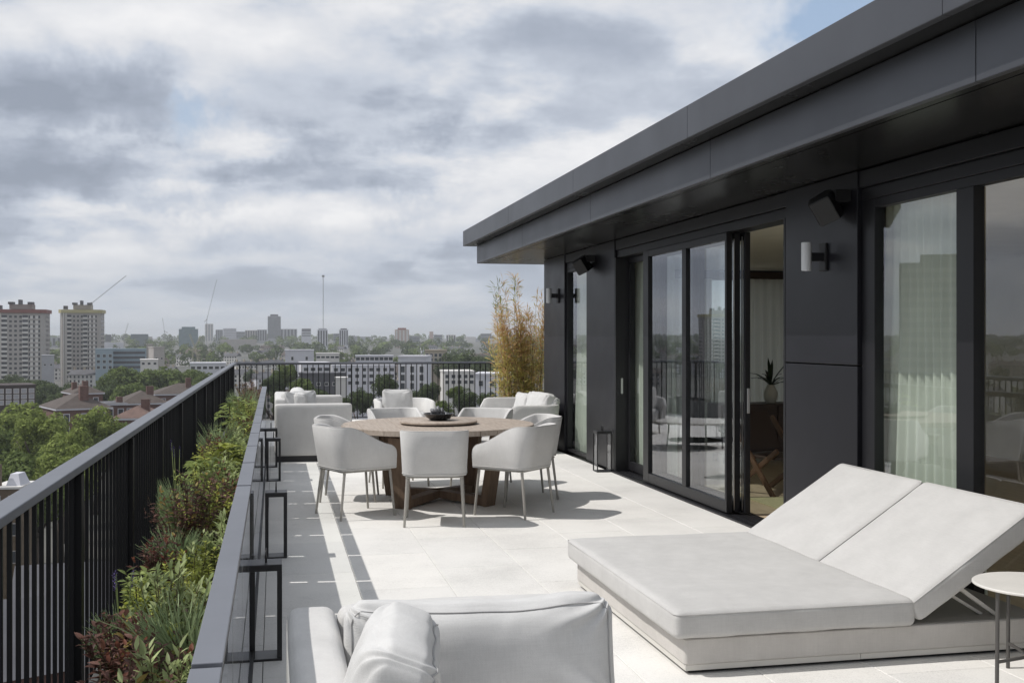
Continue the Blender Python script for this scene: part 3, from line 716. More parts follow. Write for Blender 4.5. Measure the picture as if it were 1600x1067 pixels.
for k in range(11):
    a = rs.uniform(0, 6.28); q = rs.uniform(0.0, 0.085); s = rs.uniform(0.034, 0.05)
    M = Matrix.Translation((1.55 + math.cos(a) * q, 10.56 + math.sin(a) * q, 0.777 + 0.045 + 0.035 * (k % 2) + 0.02 * (1 - q / 0.085))) @ Quaternion((rs.random(), rs.random(), rs.random(), 1)).normalized().to_matrix().to_4x4() @ Matrix.Diagonal((s, s * 0.8, s * 0.55, 1))
    bm = bmesh.new(); bmesh.ops.create_icosphere(bm, subdivisions=2, radius=1)
    for v in bm.verts: v.co *= 1 + 0.22 * noise.noise(v.co * 2.1 + Vector((k, 0, 0)))
    me = bpy.data.meshes.new('shell'); bm.to_mesh(me); bm.free(); me.materials.append(SH); me.polygons.foreach_set('use_smooth', [True] * len(me.polygons))
    o = link('sea_shell', me); o.matrix_world = M; o.location = M.translation
    tag(o, 'dark grey shell heaped with others in the bowl', 'shell', 'shells in the table bowl')

# ------------------------------------------------------------------ daybed
DB = thing('daybed', 'wide pale double daybed with two raised backrests near the window', 'daybed', (1.88, 4.868, 0))
X0, Y0, WX, WY = 0.0, 0.0, 1.92, 1.87          # local: +x towards the facade
MB().box(0.03, WX - 0.03, 0.03, WY - 0.03, 0.0, 0.018).build('foot', BLACK, DB)
MB().box(0.0, 0.9, 0.0, 0.012, 0.018, 0.046).build('plinth', PLINTH, DB, bevel=0.002)
MB().box(0.902, WX, 0.0, 0.012, 0.018, 0.046).build('plinth', PLINTH, DB, bevel=0.002)
MB().box(0.0, 0.012, 0.013, WY, 0.018, 0.046).build('plinth', PLINTH, DB, bevel=0.002)
MB().box(0.013, WX, WY - 0.012, WY, 0.018, 0.046).build('plinth', PLINTH, DB, bevel=0.002)
sk = MB(); sk.prism([p for p in rrect(WX + 0.012, WY + 0.012, 0.02, 4, WX / 2, WY / 2)], 0.0465, 0.168)
sk.build('base', TAUPE, DB, smooth=40, bevel=0.006)
mw, md, mh = 1.245, 1.95, 0.135
M = Matrix.Translation((-0.068 + mw / 2, -0.045 + md / 2, 0.172 + mh / 2))
mt = cushion(mw, md, mh, 0.034, 0.008, 30, wr=0.005, seed=2, wscale=2.6, M=M).build('mattress', FABRIC2, DB, smooth=True, weld=True)
seam(mw - 0.004, md - 0.004, 0.034, mh / 2 - 0.016, 0.003, M).build('piping', FABRIC2, mt, smooth=True)
ba = R(33)
for k in range(2):
    bl, bd, bt = 0.84, 0.968, 0.125
    hx, hy = 1.20, -0.045 + k * 0.982 + bd / 2
    M = Matrix.Translation((hx, hy, 0.183)) @ Matrix.Rotation(-ba, 4, 'Y') @ Matrix.Translation((bl / 2, 0, bt / 2))
    bk = cushion(bl, bd, bt, 0.032, 0.008, 26, wr=0.0045, seed=5 + k, wscale=2.8, M=M).build('backrest', FABRIC2, DB, smooth=True, weld=True)
    seam(bl - 0.004, bd - 0.004, 0.032, bt / 2 - 0.014, 0.003, M).build('piping', FABRIC2, bk, smooth=True)
    M2 = Matrix.Translation((hx, hy, 0.183)) @ Matrix.Rotation(-ba, 4, 'Y')
    MB().box(0.05, bl - 0.05, -bd / 2 + 0.05, bd / 2 - 0.05, -0.014, -0.002, M2).build('backrest_board', PLINTH, DB)
    for sy in (-0.36, 0.36):
        MB().beam((hx + 0.27, hy + sy, 0.183 + 0.15), (hx + 0.50, hy + sy, 0.172), 0.025, 0.018).build('strut', PLINTH, DB)
        MB().beam((hx + 0.22, hy + sy * 0.9, 0.183 + 0.12), (hx + 0.44, hy + sy * 0.9, 0.172), 0.02, 0.014).build('strut', PLINTH, DB)
MB().box(1.2, WX, 0.01, WY - 0.01, 0.1682, 0.173).build('base_board', mat('daybed_deck', (0.25, 0.24, 0.22), 0.7), DB)

# ------------------------------------------------------------------ side table
st = thing('side_table', 'small round white-topped side table with thin dark legs by the daybed', 'side table', (3.39, 4.43, 0))
MB().lathe([(0.0, 0.44), (0.245, 0.44), (0.253, 0.444), (0.253, 0.45), (0.249, 0.454), (0.0, 0.454)], 56).build('table_top', WTOP, st, smooth=30)
LEGD = mat('bronze_leg', (0.10, 0.095, 0.09), 0.45, 0.3)
for a in (193, 80, 318):
    dx, dy = math.cos(R(a)), math.sin(R(a))
    MB().tube([(dx * 0.215, dy * 0.215, 0.44), (dx * 0.22, dy * 0.22, 0.0)], 0.009, 10).build('leg', LEGD, st, smooth=40)
    MB().beam((0, 0, 0.12), (dx * 0.217, dy * 0.217, 0.12), 0.012, 0.012).build('stretcher', LEGD, st)

# ------------------------------------------------------------------ foreground sofa
FS = thing('sofa', 'white sofa corner in the foreground, seen from above its left arm', 'sofa', (0.037, 2.52, 0))
# local: x right, y away from the camera
cushion(0.165, 1.25, 0.615, 0.045, 0.006, 18, wr=0.003, seed=1, M=Matrix.Translation((0.0825, 0.625, 0.377))).build('arm', FABRIC, FS, smooth=True, weld=True)
cushion(0.89, 0.14, 0.615, 0.045, 0.006, 16, wr=0.003, seed=2, M=Matrix.Translation((0.166 + 0.445, 1.18, 0.377))).build('back', FABRIC, FS, smooth=True, weld=True)
MB().box(0.17, 1.03, 0.02, 1.105, 0.07, 0.30).build('base', FABRIC, FS, bevel=0.02)
cushion(0.85, 1.05, 0.16, 0.045, 0.02, 14, wr=0.005, seed=3, M=Matrix.Translation((0.60, 0.58, 0.385))).build('seat_cushion', FABRIC, FS, smooth=True, weld=True)
for q in ((0.1, 0.06), (0.95, 0.06), (0.1, 1.16), (0.95, 1.16)): MB().lathe([(0.025, 0), (0.03, 0.069)], 12, Matrix.Translation((*q, 0))).build('foot', DARK, FS)

def loose_cushion(w, d, h, seed, n=34, pinch=0.1, wr=0.010, slump=0.0, M=None):
    """soft box cushion: x width, y thickness, z height; pinched corners, slumped top, folds that radiate from the corners"""
    r = min(d * 0.3, 0.06); off = Vector((seed * 5.1, seed * 2.3, seed))
    def deform(p):
        x, y, z = p; u, v, q = 2 * x / w, 2 * y / d, 2 * z / h
        cx = min(1, abs(u))**3; cz = min(1, abs(q))**3
        y2 = y * (1 - 0.5 * pinch / 0.1 * max(cx * 0.55, cz * 0.55, cx * cz))
        ax = (1 - abs(u)); az = (1 - abs(q)); ang = math.atan2(az * h, ax * w + 1e-4)
        fold = math.sin(ang * 11 + seed + 2.0 * noise.noise(Vector((u * 2, q * 2, seed)))) * math.exp(-((ax * 2.1)**2 + (az * 1.6)**2))
        big = noise.noise(Vector((x * 5, y * 3, z * 4)) + off) + 0.55 * noise.noise(Vector((x * 13 + z * 7, y * 5, z * 9)) + off)
        crease = 1 - abs(noise.noise(Vector((x * 9 + z * 5, seed, z * 4 - x * 3)))) * 3.2
        dz = -slump * (1 - u * u) * max(0, q) + 0.012 * noise.noise(Vector((u * 2.2, 3.3, seed))) * max(0, q)
        s = 1 if v > 0 else -1
        y2 += s * abs(v) * (wr * 1.5 * fold + wr * big + wr * 0.5 * max(0, crease) * (0.3 + max(0, q)))
        z2 = z + dz + 0.012 * cx * (1 if q > 0 else -1) * abs(q) + wr * 0.8 * fold * abs(q)**4
        o = Vector((x + 0.010 * cz * u, y2, z2)); return tuple(M @ o) if M is not None else tuple(o)
    mb = cushion(w, d, h, r, 0.02, n); mb.v = [deform(p) for p in mb.v]
    e = r * 0.25
    def line(sy):                                   # seam round the edge of one face
        return [deform((x, sy * (d / 2 - e), z)) for x, z in rrect(w - 2 * e, h - 2 * e, r * 0.8, 6)]
    pts = []
    for x, z in rrect(w - 2 * e, h - 2 * e, r * 0.8, 6): pts.append((x, z))
    dense = []
    for k in range(len(pts)):
        a, b = pts[k], pts[(k + 1) % len(pts)]; m = max(1, int(math.dist(a, b) / 0.02))
        dense += [(a[0] + (b[0] - a[0]) * t / m, a[1] + (b[1] - a[1]) * t / m) for t in range(m)]
    dense.append(dense[0])
    sm = MB().tube([deform((x, -(d / 2 - e), z)) for x, z in dense], 0.0022, 5, False)
    return mb, sm
SEAMM = mat('seam_thread', (0.42, 0.415, 0.41), 0.9)
bc = thing('back_cushion', 'large white back cushion with a seam along its top, on the foreground sofa', 'cushion', (0.622, 3.36, 0.452), R(-2))
M = Matrix.Translation((0, 0, 0.152)) @ Matrix.Rotation(R(-9), 4, 'X')
a_, b_ = loose_cushion(0.82, 0.22, 0.305, 3, 60, 0.085, 0.0065, slump=0.005, M=M)
a_.build('cover', PILLOW, bc, smooth=True, weld=True); b_.build('seam', SEAMM, bc, smooth=True)
sp_ = thing('throw_pillow', 'thick white throw pillow standing against the left of the big sofa cushion', 'pillow', (0.285, 2.90, 0.465), R(82))
M = Matrix.Translation((0, 0, 0.17)) @ Matrix.Rotation(R(20), 4, 'X')
a_, b_ = loose_cushion(0.52, 0.22, 0.36, 9, 56, 0.085, 0.0045, slump=0.004, M=M)
a_.build('cover', PILLOW, sp_, smooth=True, weld=True); b_.build('seam', SEAMM, sp_, smooth=True)

# ------------------------------------------------------------------ far lounge group
LS = thing('sofa', 'white sofa at the far left of the terrace beside the planter screen', 'sofa', (0.0, 14.2, 0))
MB().box(0.03, 0.93, 0.03, 2.17, 0.0, 0.075).build('plinth', DARK, LS)
cushion(0.97, 0.14, 0.655, 0.03, 0.004, 10, wr=0.002, M=Matrix.Translation((0.485, 0.07, 0.405))).build('arm', FABRIC, LS, smooth=True, weld=True)
cushion(0.97, 0.14, 0.655, 0.03, 0.004, 10, wr=0.002, M=Matrix.Translation((0.485, 2.13, 0.405))).build('arm', FABRIC, LS, smooth=True, weld=True)
cushion(0.15, 1.92, 0.72, 0.03, 0.004, 10, wr=0.002, M=Matrix.Translation((0.075, 1.1, 0.437))).build('back', FABRIC, LS, smooth=True, weld=True)
cushion(0.80, 1.90, 0.30, 0.05, 0.02, 10, wr=0.004, M=Matrix.Translation((0.56, 1.1, 0.28))).build('seat', FABRIC, LS, smooth=True, weld=True)
def soft(name, label, loc, w, d, h, rz, rx, seed, cat='cushion'):
    t = thing(name, label, cat, loc, rz)
    M = Matrix.Rotation(rx, 4, 'X') @ Matrix.Translation((0, 0, h / 2))
    mb, sm = loose_cushion(w, d, h, seed, 20, M=M)
    mb.build('cover', PILLOW, t, smooth=True, weld=True)
soft('back_cushion', 'long white cushion along the back of the far left sofa', (0.27, 15.62, 0.44), 0.9, 0.2, 0.42, R(90), R(8), 4)
soft('back_cushion', 'white cushion in the near half of the far left sofa', (0.28, 14.78, 0.44), 0.86, 0.2, 0.42, R(88), R(8), 5)
soft('throw_pillow', 'small white pillow propped in the near corner of the far left sofa', (0.36, 14.46, 0.44), 0.48, 0.15, 0.44, R(35), R(-14), 6, 'pillow')

def tub(name, label, loc, rz, hw, y0, y1, rc, zb, zt_back, zt_front, cat, front_round=0.12, lean=0.05):
    t = thing(name, label, cat, loc, rz)
    path = [(-hw, y1 + (y0 + rc - y1) * k / 9) for k in range(0, 9)]
    for k in range(9): a = R(180 + 90 * k / 8); path.append((-hw + rc + rc * math.cos(a), y0 + rc + rc * math.sin(a)))
    path += [(-hw + rc + (2 * hw - 2 * rc) * k / 6, y0) for k in range(1, 6)]
    for k in range(9): a = R(270 + 90 * k / 8); path.append((hw - rc + rc * math.cos(a), y0 + rc + rc * math.sin(a)))
    path += [(hw, y0 + rc + (y1 - y0 - rc) * k / 9) for k in range(1, 10)]
    N = len(path); prof = []
    for i, (x, y) in enumerate(path):
        a = Vector(path[max(i - 1, 0)]); b = Vector(path[min(i + 1, N - 1)]); d = (b - a).normalized(); nrm = Vector((d.y, -d.x))
        if nrm.dot(Vector((x, y - (y0 + y1) / 2))) < 0: nrm = -nrm
        u = (y1 - y) / (y1 - y0); s = max(0, min(1, u / 0.8)); s = s * s * (3 - 2 * s)
        zt = zt_front + (zt_back - zt_front) * s
        dist = y1 - y
        if dist < front_round: zt -= front_round * (1 - math.sqrt(max(0, 1 - ((front_round - dist) / front_round)**2)))
        th = 0.06
        prof.append([(x + nrm.x * o, y + nrm.y * o, z) for o, z in ((-0.03, zb), (0, zb + 0.01), (lean * .5, (zb + zt) / 2), (lean, zt - 0.02), (lean - 0.015, zt - 0.003), (lean - th + 0.015, zt - 0.003), (lean - th, zt - 0.02), (lean * .5 - th, (zb + zt) / 2), (-th, zb + 0.02), (-th - 0.03, zb + 0.01))])
    mb = MB(); mb.grid(lambda u, v: prof[round(u * (N - 1))][round(v * 9)], N, 10)
    mb.f.append(tuple(range(10))[::-1]); mb.f.append(tuple((N - 1) * 10 + k for k in range(10)))
    mb.build('shell', FABRIC, t, smooth=50)
    cushion(2 * hw - 0.14, y1 - y0 - 0.1, 0.2, 0.05, 0.02, 10, wr=0.003, M=Matrix.Translation((0, (y0 + y1) / 2 + 0.02, zb + 0.16))).build('seat_cushion', PILLOW, t, smooth=True, weld=True)
    for sx in (-1, 1):
        for yy in (y0 + 0.1, y1 - 0.08): MB().tube([(sx * (hw - 0.06), yy, zb + 0.02), (sx * (hw - 0.05), yy, 0)], 0.014, 8).build('leg', LEGM, t, smooth=40)
    return t
tub('armchair', 'white tub armchair facing the camera in front of the back railing', (2.0, 17.45, 0), R(184), 0.40, -0.40, 0.36, 0.22, 0.14, 0.60, 0.585, 'armchair')
soft('throw_pillow', 'square white cushion standing upright on the tub armchair', (1.89, 17.32, 0.36), 0.46, 0.14, 0.38, R(176), R(8), 8, 'pillow')
tub('lounge_sofa', 'white rounded two-seat sofa in front of the bamboo by the facade', (3.42, 15.55, 0), R(90), 1.02, -0.36, 0.34, 0.16, 0.10, 0.66, 0.66, 'sofa', front_round=0.13, lean=0.05)
soft('back_cushion', 'white cushion in the near corner of the rounded sofa', (3.56, 14.98, 0.40), 0.72, 0.2, 0.40, R(-82), R(-16), 10)
soft('back_cushion', 'white cushion in the far half of the rounded sofa', (3.58, 15.95, 0.38), 0.8, 0.2, 0.36, R(-92), R(-12), 12)
soft('throw_pillow', 'small white roll pillow on the near arm of the rounded sofa', (3.66, 14.72, 0.55), 0.28, 0.14, 0.2, R(-60), R(-30), 13, 'pillow')
ct = thing('coffee_table', 'low round white coffee table between the far sofas', 'coffee table', (1.95, 14.9, 0))
MB().lathe([(0, 0.355), (0.54, 0.355), (0.55, 0.36), (0.55, 0.378), (0.54, 0.383), (0, 0.383)], 48).build('table_top', WTOP, ct, smooth=30)
for a in (45, 135, 225, 315): MB().tube([(0.4 * math.cos(R(a)), 0.4 * math.sin(R(a)), 0.355), (0.43 * math.cos(R(a)), 0.43 * math.sin(R(a)), 0)], 0.012, 8).build('leg', DARK, ct, smooth=40)
MB().lathe([(0.40, 0.10), (0.40, 0.112), (0.385, 0.112), (0.385, 0.10)], 40).build('ring', DARK, ct)

# ------------------------------------------------------------------ planters and planting
def trough(y0, y1):
    t = thing('planter_trough', 'dark zinc trough planter between side railing and panel screen', 'planter', (-0.43, y0, 0), 0, 'trough planters in a row along the railing')
    L = y1 - y0; a = 0.225
    mb = MB()
    mb.box(-a, -a + 0.03, 0, L, 0, 0.34).box(a - 0.03, a, 0, L, 0, 0.34).box(-a + 0.03, a - 0.03, 0, 0.03, 0, 0.339).box(-a + 0.03, a - 0.03, L - 0.03, L, 0, 0.339)
    mb.build('trough', TROUGH, t, bevel=0.004)
    rs = random.Random(int(y0 * 10)); s = MB()
    s.grid(lambda u, v: (-a + 0.031 + u * (2 * a - 0.062), 0.031 + v * (L - 0.062), 0.285 + 0.022 * noise.noise(Vector((u * 3, v * 9, y0)))), 9, 30)
    s.build('soil', SOIL, t, smooth=True)
ty = 1.30
while ty < 21.0: trough(ty, ty + 1.69); ty += 1.71

def leaf_vs(L, W, droop=0.25, fold=0.25, n=4, tip=1.0):
    """blade along +y, normal +z"""
    vs = []; fs = []
    for i in range(n + 1):
        s = i / n; w = W * 0.5 * (math.sin(math.pi * min(1, s**0.75 * 0.97 + 0.03)))**0.9
        if i == n: w = 0.0008
        y = L * s * (1 - 0.12 * droop * s); z = -droop * L * s * s * 0.6
        vs += [(-w, y, z + fold * w), (0, y, z), (w, y, z + fold * w)]
    for i in range(n):
        for j in range(2): fs.append((i * 3 + j, i * 3 + j + 1, i * 3 + j + 4, i * 3 + j + 3))
    return vs, fs
def orient(p, d, roll=0.0, up=(0, 0, 1)):
    d = Vector(d).normalized(); x = d.cross(Vector(up)); x = x.normalized() if x.length > 1e-3 else Vector((1, 0, 0)); z = x.cross(d)
    M = Matrix((x, d, z)).transposed().to_4x4() @ Matrix.Rotation(roll, 4, 'Y'); M.translation = Vector(p); return M
LM = {}
def leafm(name, a, b, isl=0.35, tr=0.42, rough=0.5):
    return mat(name, a, rough, var2=b, vscale=7, island=isl, transl=tr, spec=0.2)
L_LIME = leafm('lime_leaf', (0.3, 0.34, 0.06), (0.5, 0.53, 0.15))
L_GREEN = leafm('fresh_leaf', (0.22, 0.28, 0.085), (0.39, 0.45, 0.17))
L_SAGE = leafm('sage_leaf', (0.30, 0.37, 0.15), (0.5, 0.56, 0.28))
L_GREY = leafm('lavender_leaf', (0.22, 0.29, 0.14), (0.36, 0.44, 0.24))
L_BRONZE = leafm('bronze_leaf', (0.085, 0.04, 0.035), (0.2, 0.11, 0.085), 0.5)
L_RED = leafm('red_tip_leaf', (0.15, 0.05, 0.035), (0.24, 0.11, 0.07), 0.5)
L_OCHRE = leafm('ochre_leaf', (0.24, 0.17, 0.04), (0.33, 0.25, 0.09), 0.4)
STEMM = mat('plant_stem', (0.12, 0.10, 0.05), 0.8, var=0.3)
PURPLE = mat('lavender_flower', (0.10, 0.07, 0.22), 0.8, island=0.4)

def shrub(rd, n, h, r, L, W, upright=0.5, stems=10, droop=0.35):
    """returns (leaves, stems) builders: leaves set along leaning stems"""
    lv, sm = MB(), MB()
    per = max(4, n // stems)
    for s in range(stems):
        a = rd.uniform(0, 6.28); lean = r * rd.uniform(0.15, 1.0); hh = h * rd.uniform(0.65, 1.0) * (1 - 0.25 * lean / r)
        b0 = Vector((math.cos(a) * lean * 0.25, math.sin(a) * lean * 0.25, 0)); tip = Vector((math.cos(a) * lean, math.sin(a) * lean, hh))
        md = (b0 + tip) / 2 + Vector((rd.uniform(-1, 1), rd.uniform(-1, 1), 0.6)) * 0.02
        pts = [b0, md, tip]; sm.tube(pts, [0.004, 0.003, 0.0015], 5, False)
        for k in range(per):
            f = 0.15 + 0.85 * (k + rd.random()) / per
            p = b0.lerp(md, f * 2) if f < 0.5 else md.lerp(tip, f * 2 - 1)
            az = k * 2.4 + rd.uniform(-.6, .6); el = upright * (0.3 + f) + rd.uniform(-.35, .35)
            d = Vector((math.cos(az) * math.cos(el), math.sin(az) * math.cos(el), math.sin(el)))
            q = L * rd.uniform(0.6, 1.15) * (1.1 - 0.3 * f)
            vs, fs = leaf_vs(q, W * q / L, droop * rd.uniform(.5, 1.4), 0.3, 3)
            lv.add(vs, fs, orient(p, d, rd.uniform(-.5, .5)))
    return lv, sm
def grassy(rd, n, h, r, W, droop=0.2):
    lv = MB()
    for k in range(n):
        a = rd.uniform(0, 6.28); q = rd.random()**0.6 * r; p = Vector((math.cos(a) * q * 0.5, math.sin(a) * q * 0.5, rd.uniform(0, h * 0.45)))
        lean = rd.uniform(0.05, 0.5) + 0.5 * q / r; d = Vector((math.cos(a) * math.sin(lean), math.sin(a) * math.sin(lean), math.cos(lean)))
        L = h * rd.uniform(0.35, 0.65); vs, fs = leaf_vs(L, W, droop * rd.uniform(0.2, 1.6), 0.2, 3)
        lv.add(vs, fs, orient(p, d, rd.uniform(-1, 1), up=(math.cos(a + 1.5), math.sin(a + 1.5), 0.1)))
    return lv
BIGLEAF = {}
def palmate(t, rd, n, h, r, L, W, m, key):
    """large leaves, every leaf an object of its own"""
    if key not in BIGLEAF:
        BIGLEAF[key] = []
        for k in range(4):
            mb = MB(); vs, fs = leaf_vs(L * (0.8 + 0.12 * k), W, 0.35 + 0.15 * k, 0.35, 5); mb.add(vs, fs)
            BIGLEAF[key].append(mb.mesh('leaf', m, smooth=True))
    sm = MB(); heads = max(3, n // 7)
    for q in range(heads):
        a = q * 2.4 + rd.uniform(-.4, .4); lean = r * (0.15 + 0.85 * (q + 0.5) / heads); top = Vector((math.cos(a) * lean, math.sin(a) * lean, h * rd.uniform(0.65, 1.0) * (1 - 0.3 * lean / r)))
        b0 = top * 0.15; b0.z = 0; sm.tube([b0, (b0 + top) / 2 + Vector((0, 0, 0.03)), top], [0.005, 0.004, 0.003], 5, False)
        for k in range(7):
            az = k * 0.9 + rd.uniform(-.25, .25) + q; el = rd.uniform(-0.15, 0.65)
            d = Vector((math.cos(az) * math.cos(el), math.sin(az) * math.cos(el), math.sin(el)))
            wx = t.location.x + (top.x + d.x * 0.1) * math.cos(t.rotation_euler[2]) - (top.y + d.y * 0.1) * math.sin(t.rotation_euler[2])
            if wx > -0.165 or wx < -0.735: continue
            o = link('leaf', BIGLEAF[key][rd.randrange(4)], t); M = orient(top - Vector((0, 0, rd.uniform(0, 0.03))), d, rd.uniform(-.4, .4))
            s = rd.uniform(0.75, 1.15); o.matrix_local = M @ Matrix.Diagonal((s, s, s, 1)); 
            o.location, o.rotation_euler, o.scale = M.translation, M.to_euler(), (s, s, s)
    sm.build('stems', STEMM, t)

def keep_in(mb, x, rz):
    """foliage stops at the screen and the railing bars on either side"""
    c_, s_ = math.cos(rz), math.sin(rz); out = []
    for p in mb.v:
        wx = x + p[0] * c_ - p[1] * s_; wy = p[0] * s_ + p[1] * c_
        hi, lo = -0.172, -0.725
        n_ = hi - 0.03 + 0.03 * math.tanh((wx - hi) * 4) if wx > hi - 0.03 else (lo + 0.02 * math.tanh((wx - lo) * 4) if wx < lo else wx)
        n_ = min(n_, hi); dx = n_ - x; out.append((dx * c_ + wy * s_, -dx * s_ + wy * c_, p[2]))
    mb.v = out; return mb
def plant(kind, x, y, h, r, label, seed, group=None):
    rd = random.Random(seed); names = {'bronze': 'bronze_plant', 'lime': 'lime_shrub', 'sage': 'sage_plant', 'lavender': 'lavender', 'rosette': 'large_leaf_plant', 'green': 'green_shrub', 'fern': 'feathery_plant', 'red': 'red_tip_plant'}
    t = thing(names[kind], label, 'plant', (x, y, 0.285), rd.uniform(0, 6.28), group)
    if kind == 'bronze':
        lv, sm = shrub(rd, 700, h, r, 0.05, 0.023, 0.5, 26); keep_in(sm, x, t.rotation_euler[2]).build('stems', STEMM, t); tag(keep_in(lv, x, t.rotation_euler[2]).build('leaves', L_BRONZE, t, smooth=True), kind='stuff')
        l2, s2 = shrub(rd, 70, h * 1.05, r * 0.95, 0.055, 0.024, 0.6, 9); tag(keep_in(l2, x, t.rotation_euler[2]).build('pale_leaves', L_OCHRE, t, smooth=True), 'ochre and cream leaves among the bronze ones', kind='stuff')
    elif kind == 'red':
        lv, sm = shrub(rd, 420, h, r, 0.045, 0.02, 0.5, 20); keep_in(sm, x, t.rotation_euler[2]).build('stems', STEMM, t); tag(keep_in(lv, x, t.rotation_euler[2]).build('leaves', L_BRONZE, t, smooth=True), kind='stuff')
        l2, _ = shrub(rd, 110, h * 1.05, r, 0.045, 0.02, 0.8, 10); tag(keep_in(l2, x, t.rotation_euler[2]).build('red_leaves', L_RED, t, smooth=True), kind='stuff')
    elif kind == 'lime':
        lv, sm = shrub(rd, 700, h, r, 0.042, 0.018, 0.5, 24); keep_in(sm, x, t.rotation_euler[2]).build('stems', STEMM, t); tag(keep_in(lv, x, t.rotation_euler[2]).build('leaves', L_LIME, t, smooth=True), kind='stuff')
    elif kind == 'green':
        lv, sm = shrub(rd, 700, h, r, 0.06, 0.025, 0.4, 24); keep_in(sm, x, t.rotation_euler[2]).build('stems', STEMM, t); tag(keep_in(lv, x, t.rotation_euler[2]).build('leaves', L_GREEN, t, smooth=True), kind='stuff')
    elif kind == 'sage':
        lv, sm = shrub(rd, 480, h, r, 0.07, 0.02, 0.7, 22, 0.25); keep_in(sm, x, t.rotation_euler[2]).build('stems', STEMM, t); tag(keep_in(lv, x, t.rotation_euler[2]).build('leaves', L_SAGE, t, smooth=True), kind='stuff')
    elif kind == 'fern':
        tag(keep_in(grassy(rd, 420, h, r, 0.006, 0.4), x, t.rotation_euler[2]).build('leaves', L_GREY, t, smooth=True), kind='stuff')
        l2, sm = shrub(rd, 160, h * 0.7, r, 0.06, 0.02, 0.5, 10); keep_in(sm, x, t.rotation_euler[2]).build('stems', STEMM, t); tag(keep_in(l2, x, t.rotation_euler[2]).build('small_leaves', L_LIME, t, smooth=True), kind='stuff')
    elif kind == 'lavender':
        tag(keep_in(grassy(rd, 620, h, r, 0.006, 0.15), x, t.rotation_euler[2]).build('leaves', L_GREY, t, smooth=True), kind='stuff')
        for k in range(3):
            a = rd.uniform(0, 6.28); q = r * rd.uniform(0.3, 0.8); b0 = Vector((math.cos(a) * q * .4, math.sin(a) * q * .4, h * .5)); tp = Vector((math.cos(a) * q, math.sin(a) * q, h * rd.uniform(1.25, 1.5)))
            st_ = MB().tube([b0, tp], 0.0022, 5).build('flower_stem', L_SAGE, t); fl = MB()
            for j in range(26):
                vs, fs = leaf_vs(0.012, 0.006, 0.2, 0.3, 2); an = j * 2.4
                fl.add(vs, fs, orient(tp - Vector((0, 0, 0.055)) + (tp - b0).normalized() * (0.07 * j / 26), (math.cos(an), math.sin(an), 0.7)))
            fl.build('flower', PURPLE, st_)
    elif kind == 'rosette':
        palmate(t, rd, 70, h, r, 0.115, 0.042, L_LIME if seed % 2 else L_GREEN, 'l' if seed % 2 else 'g')
    return t

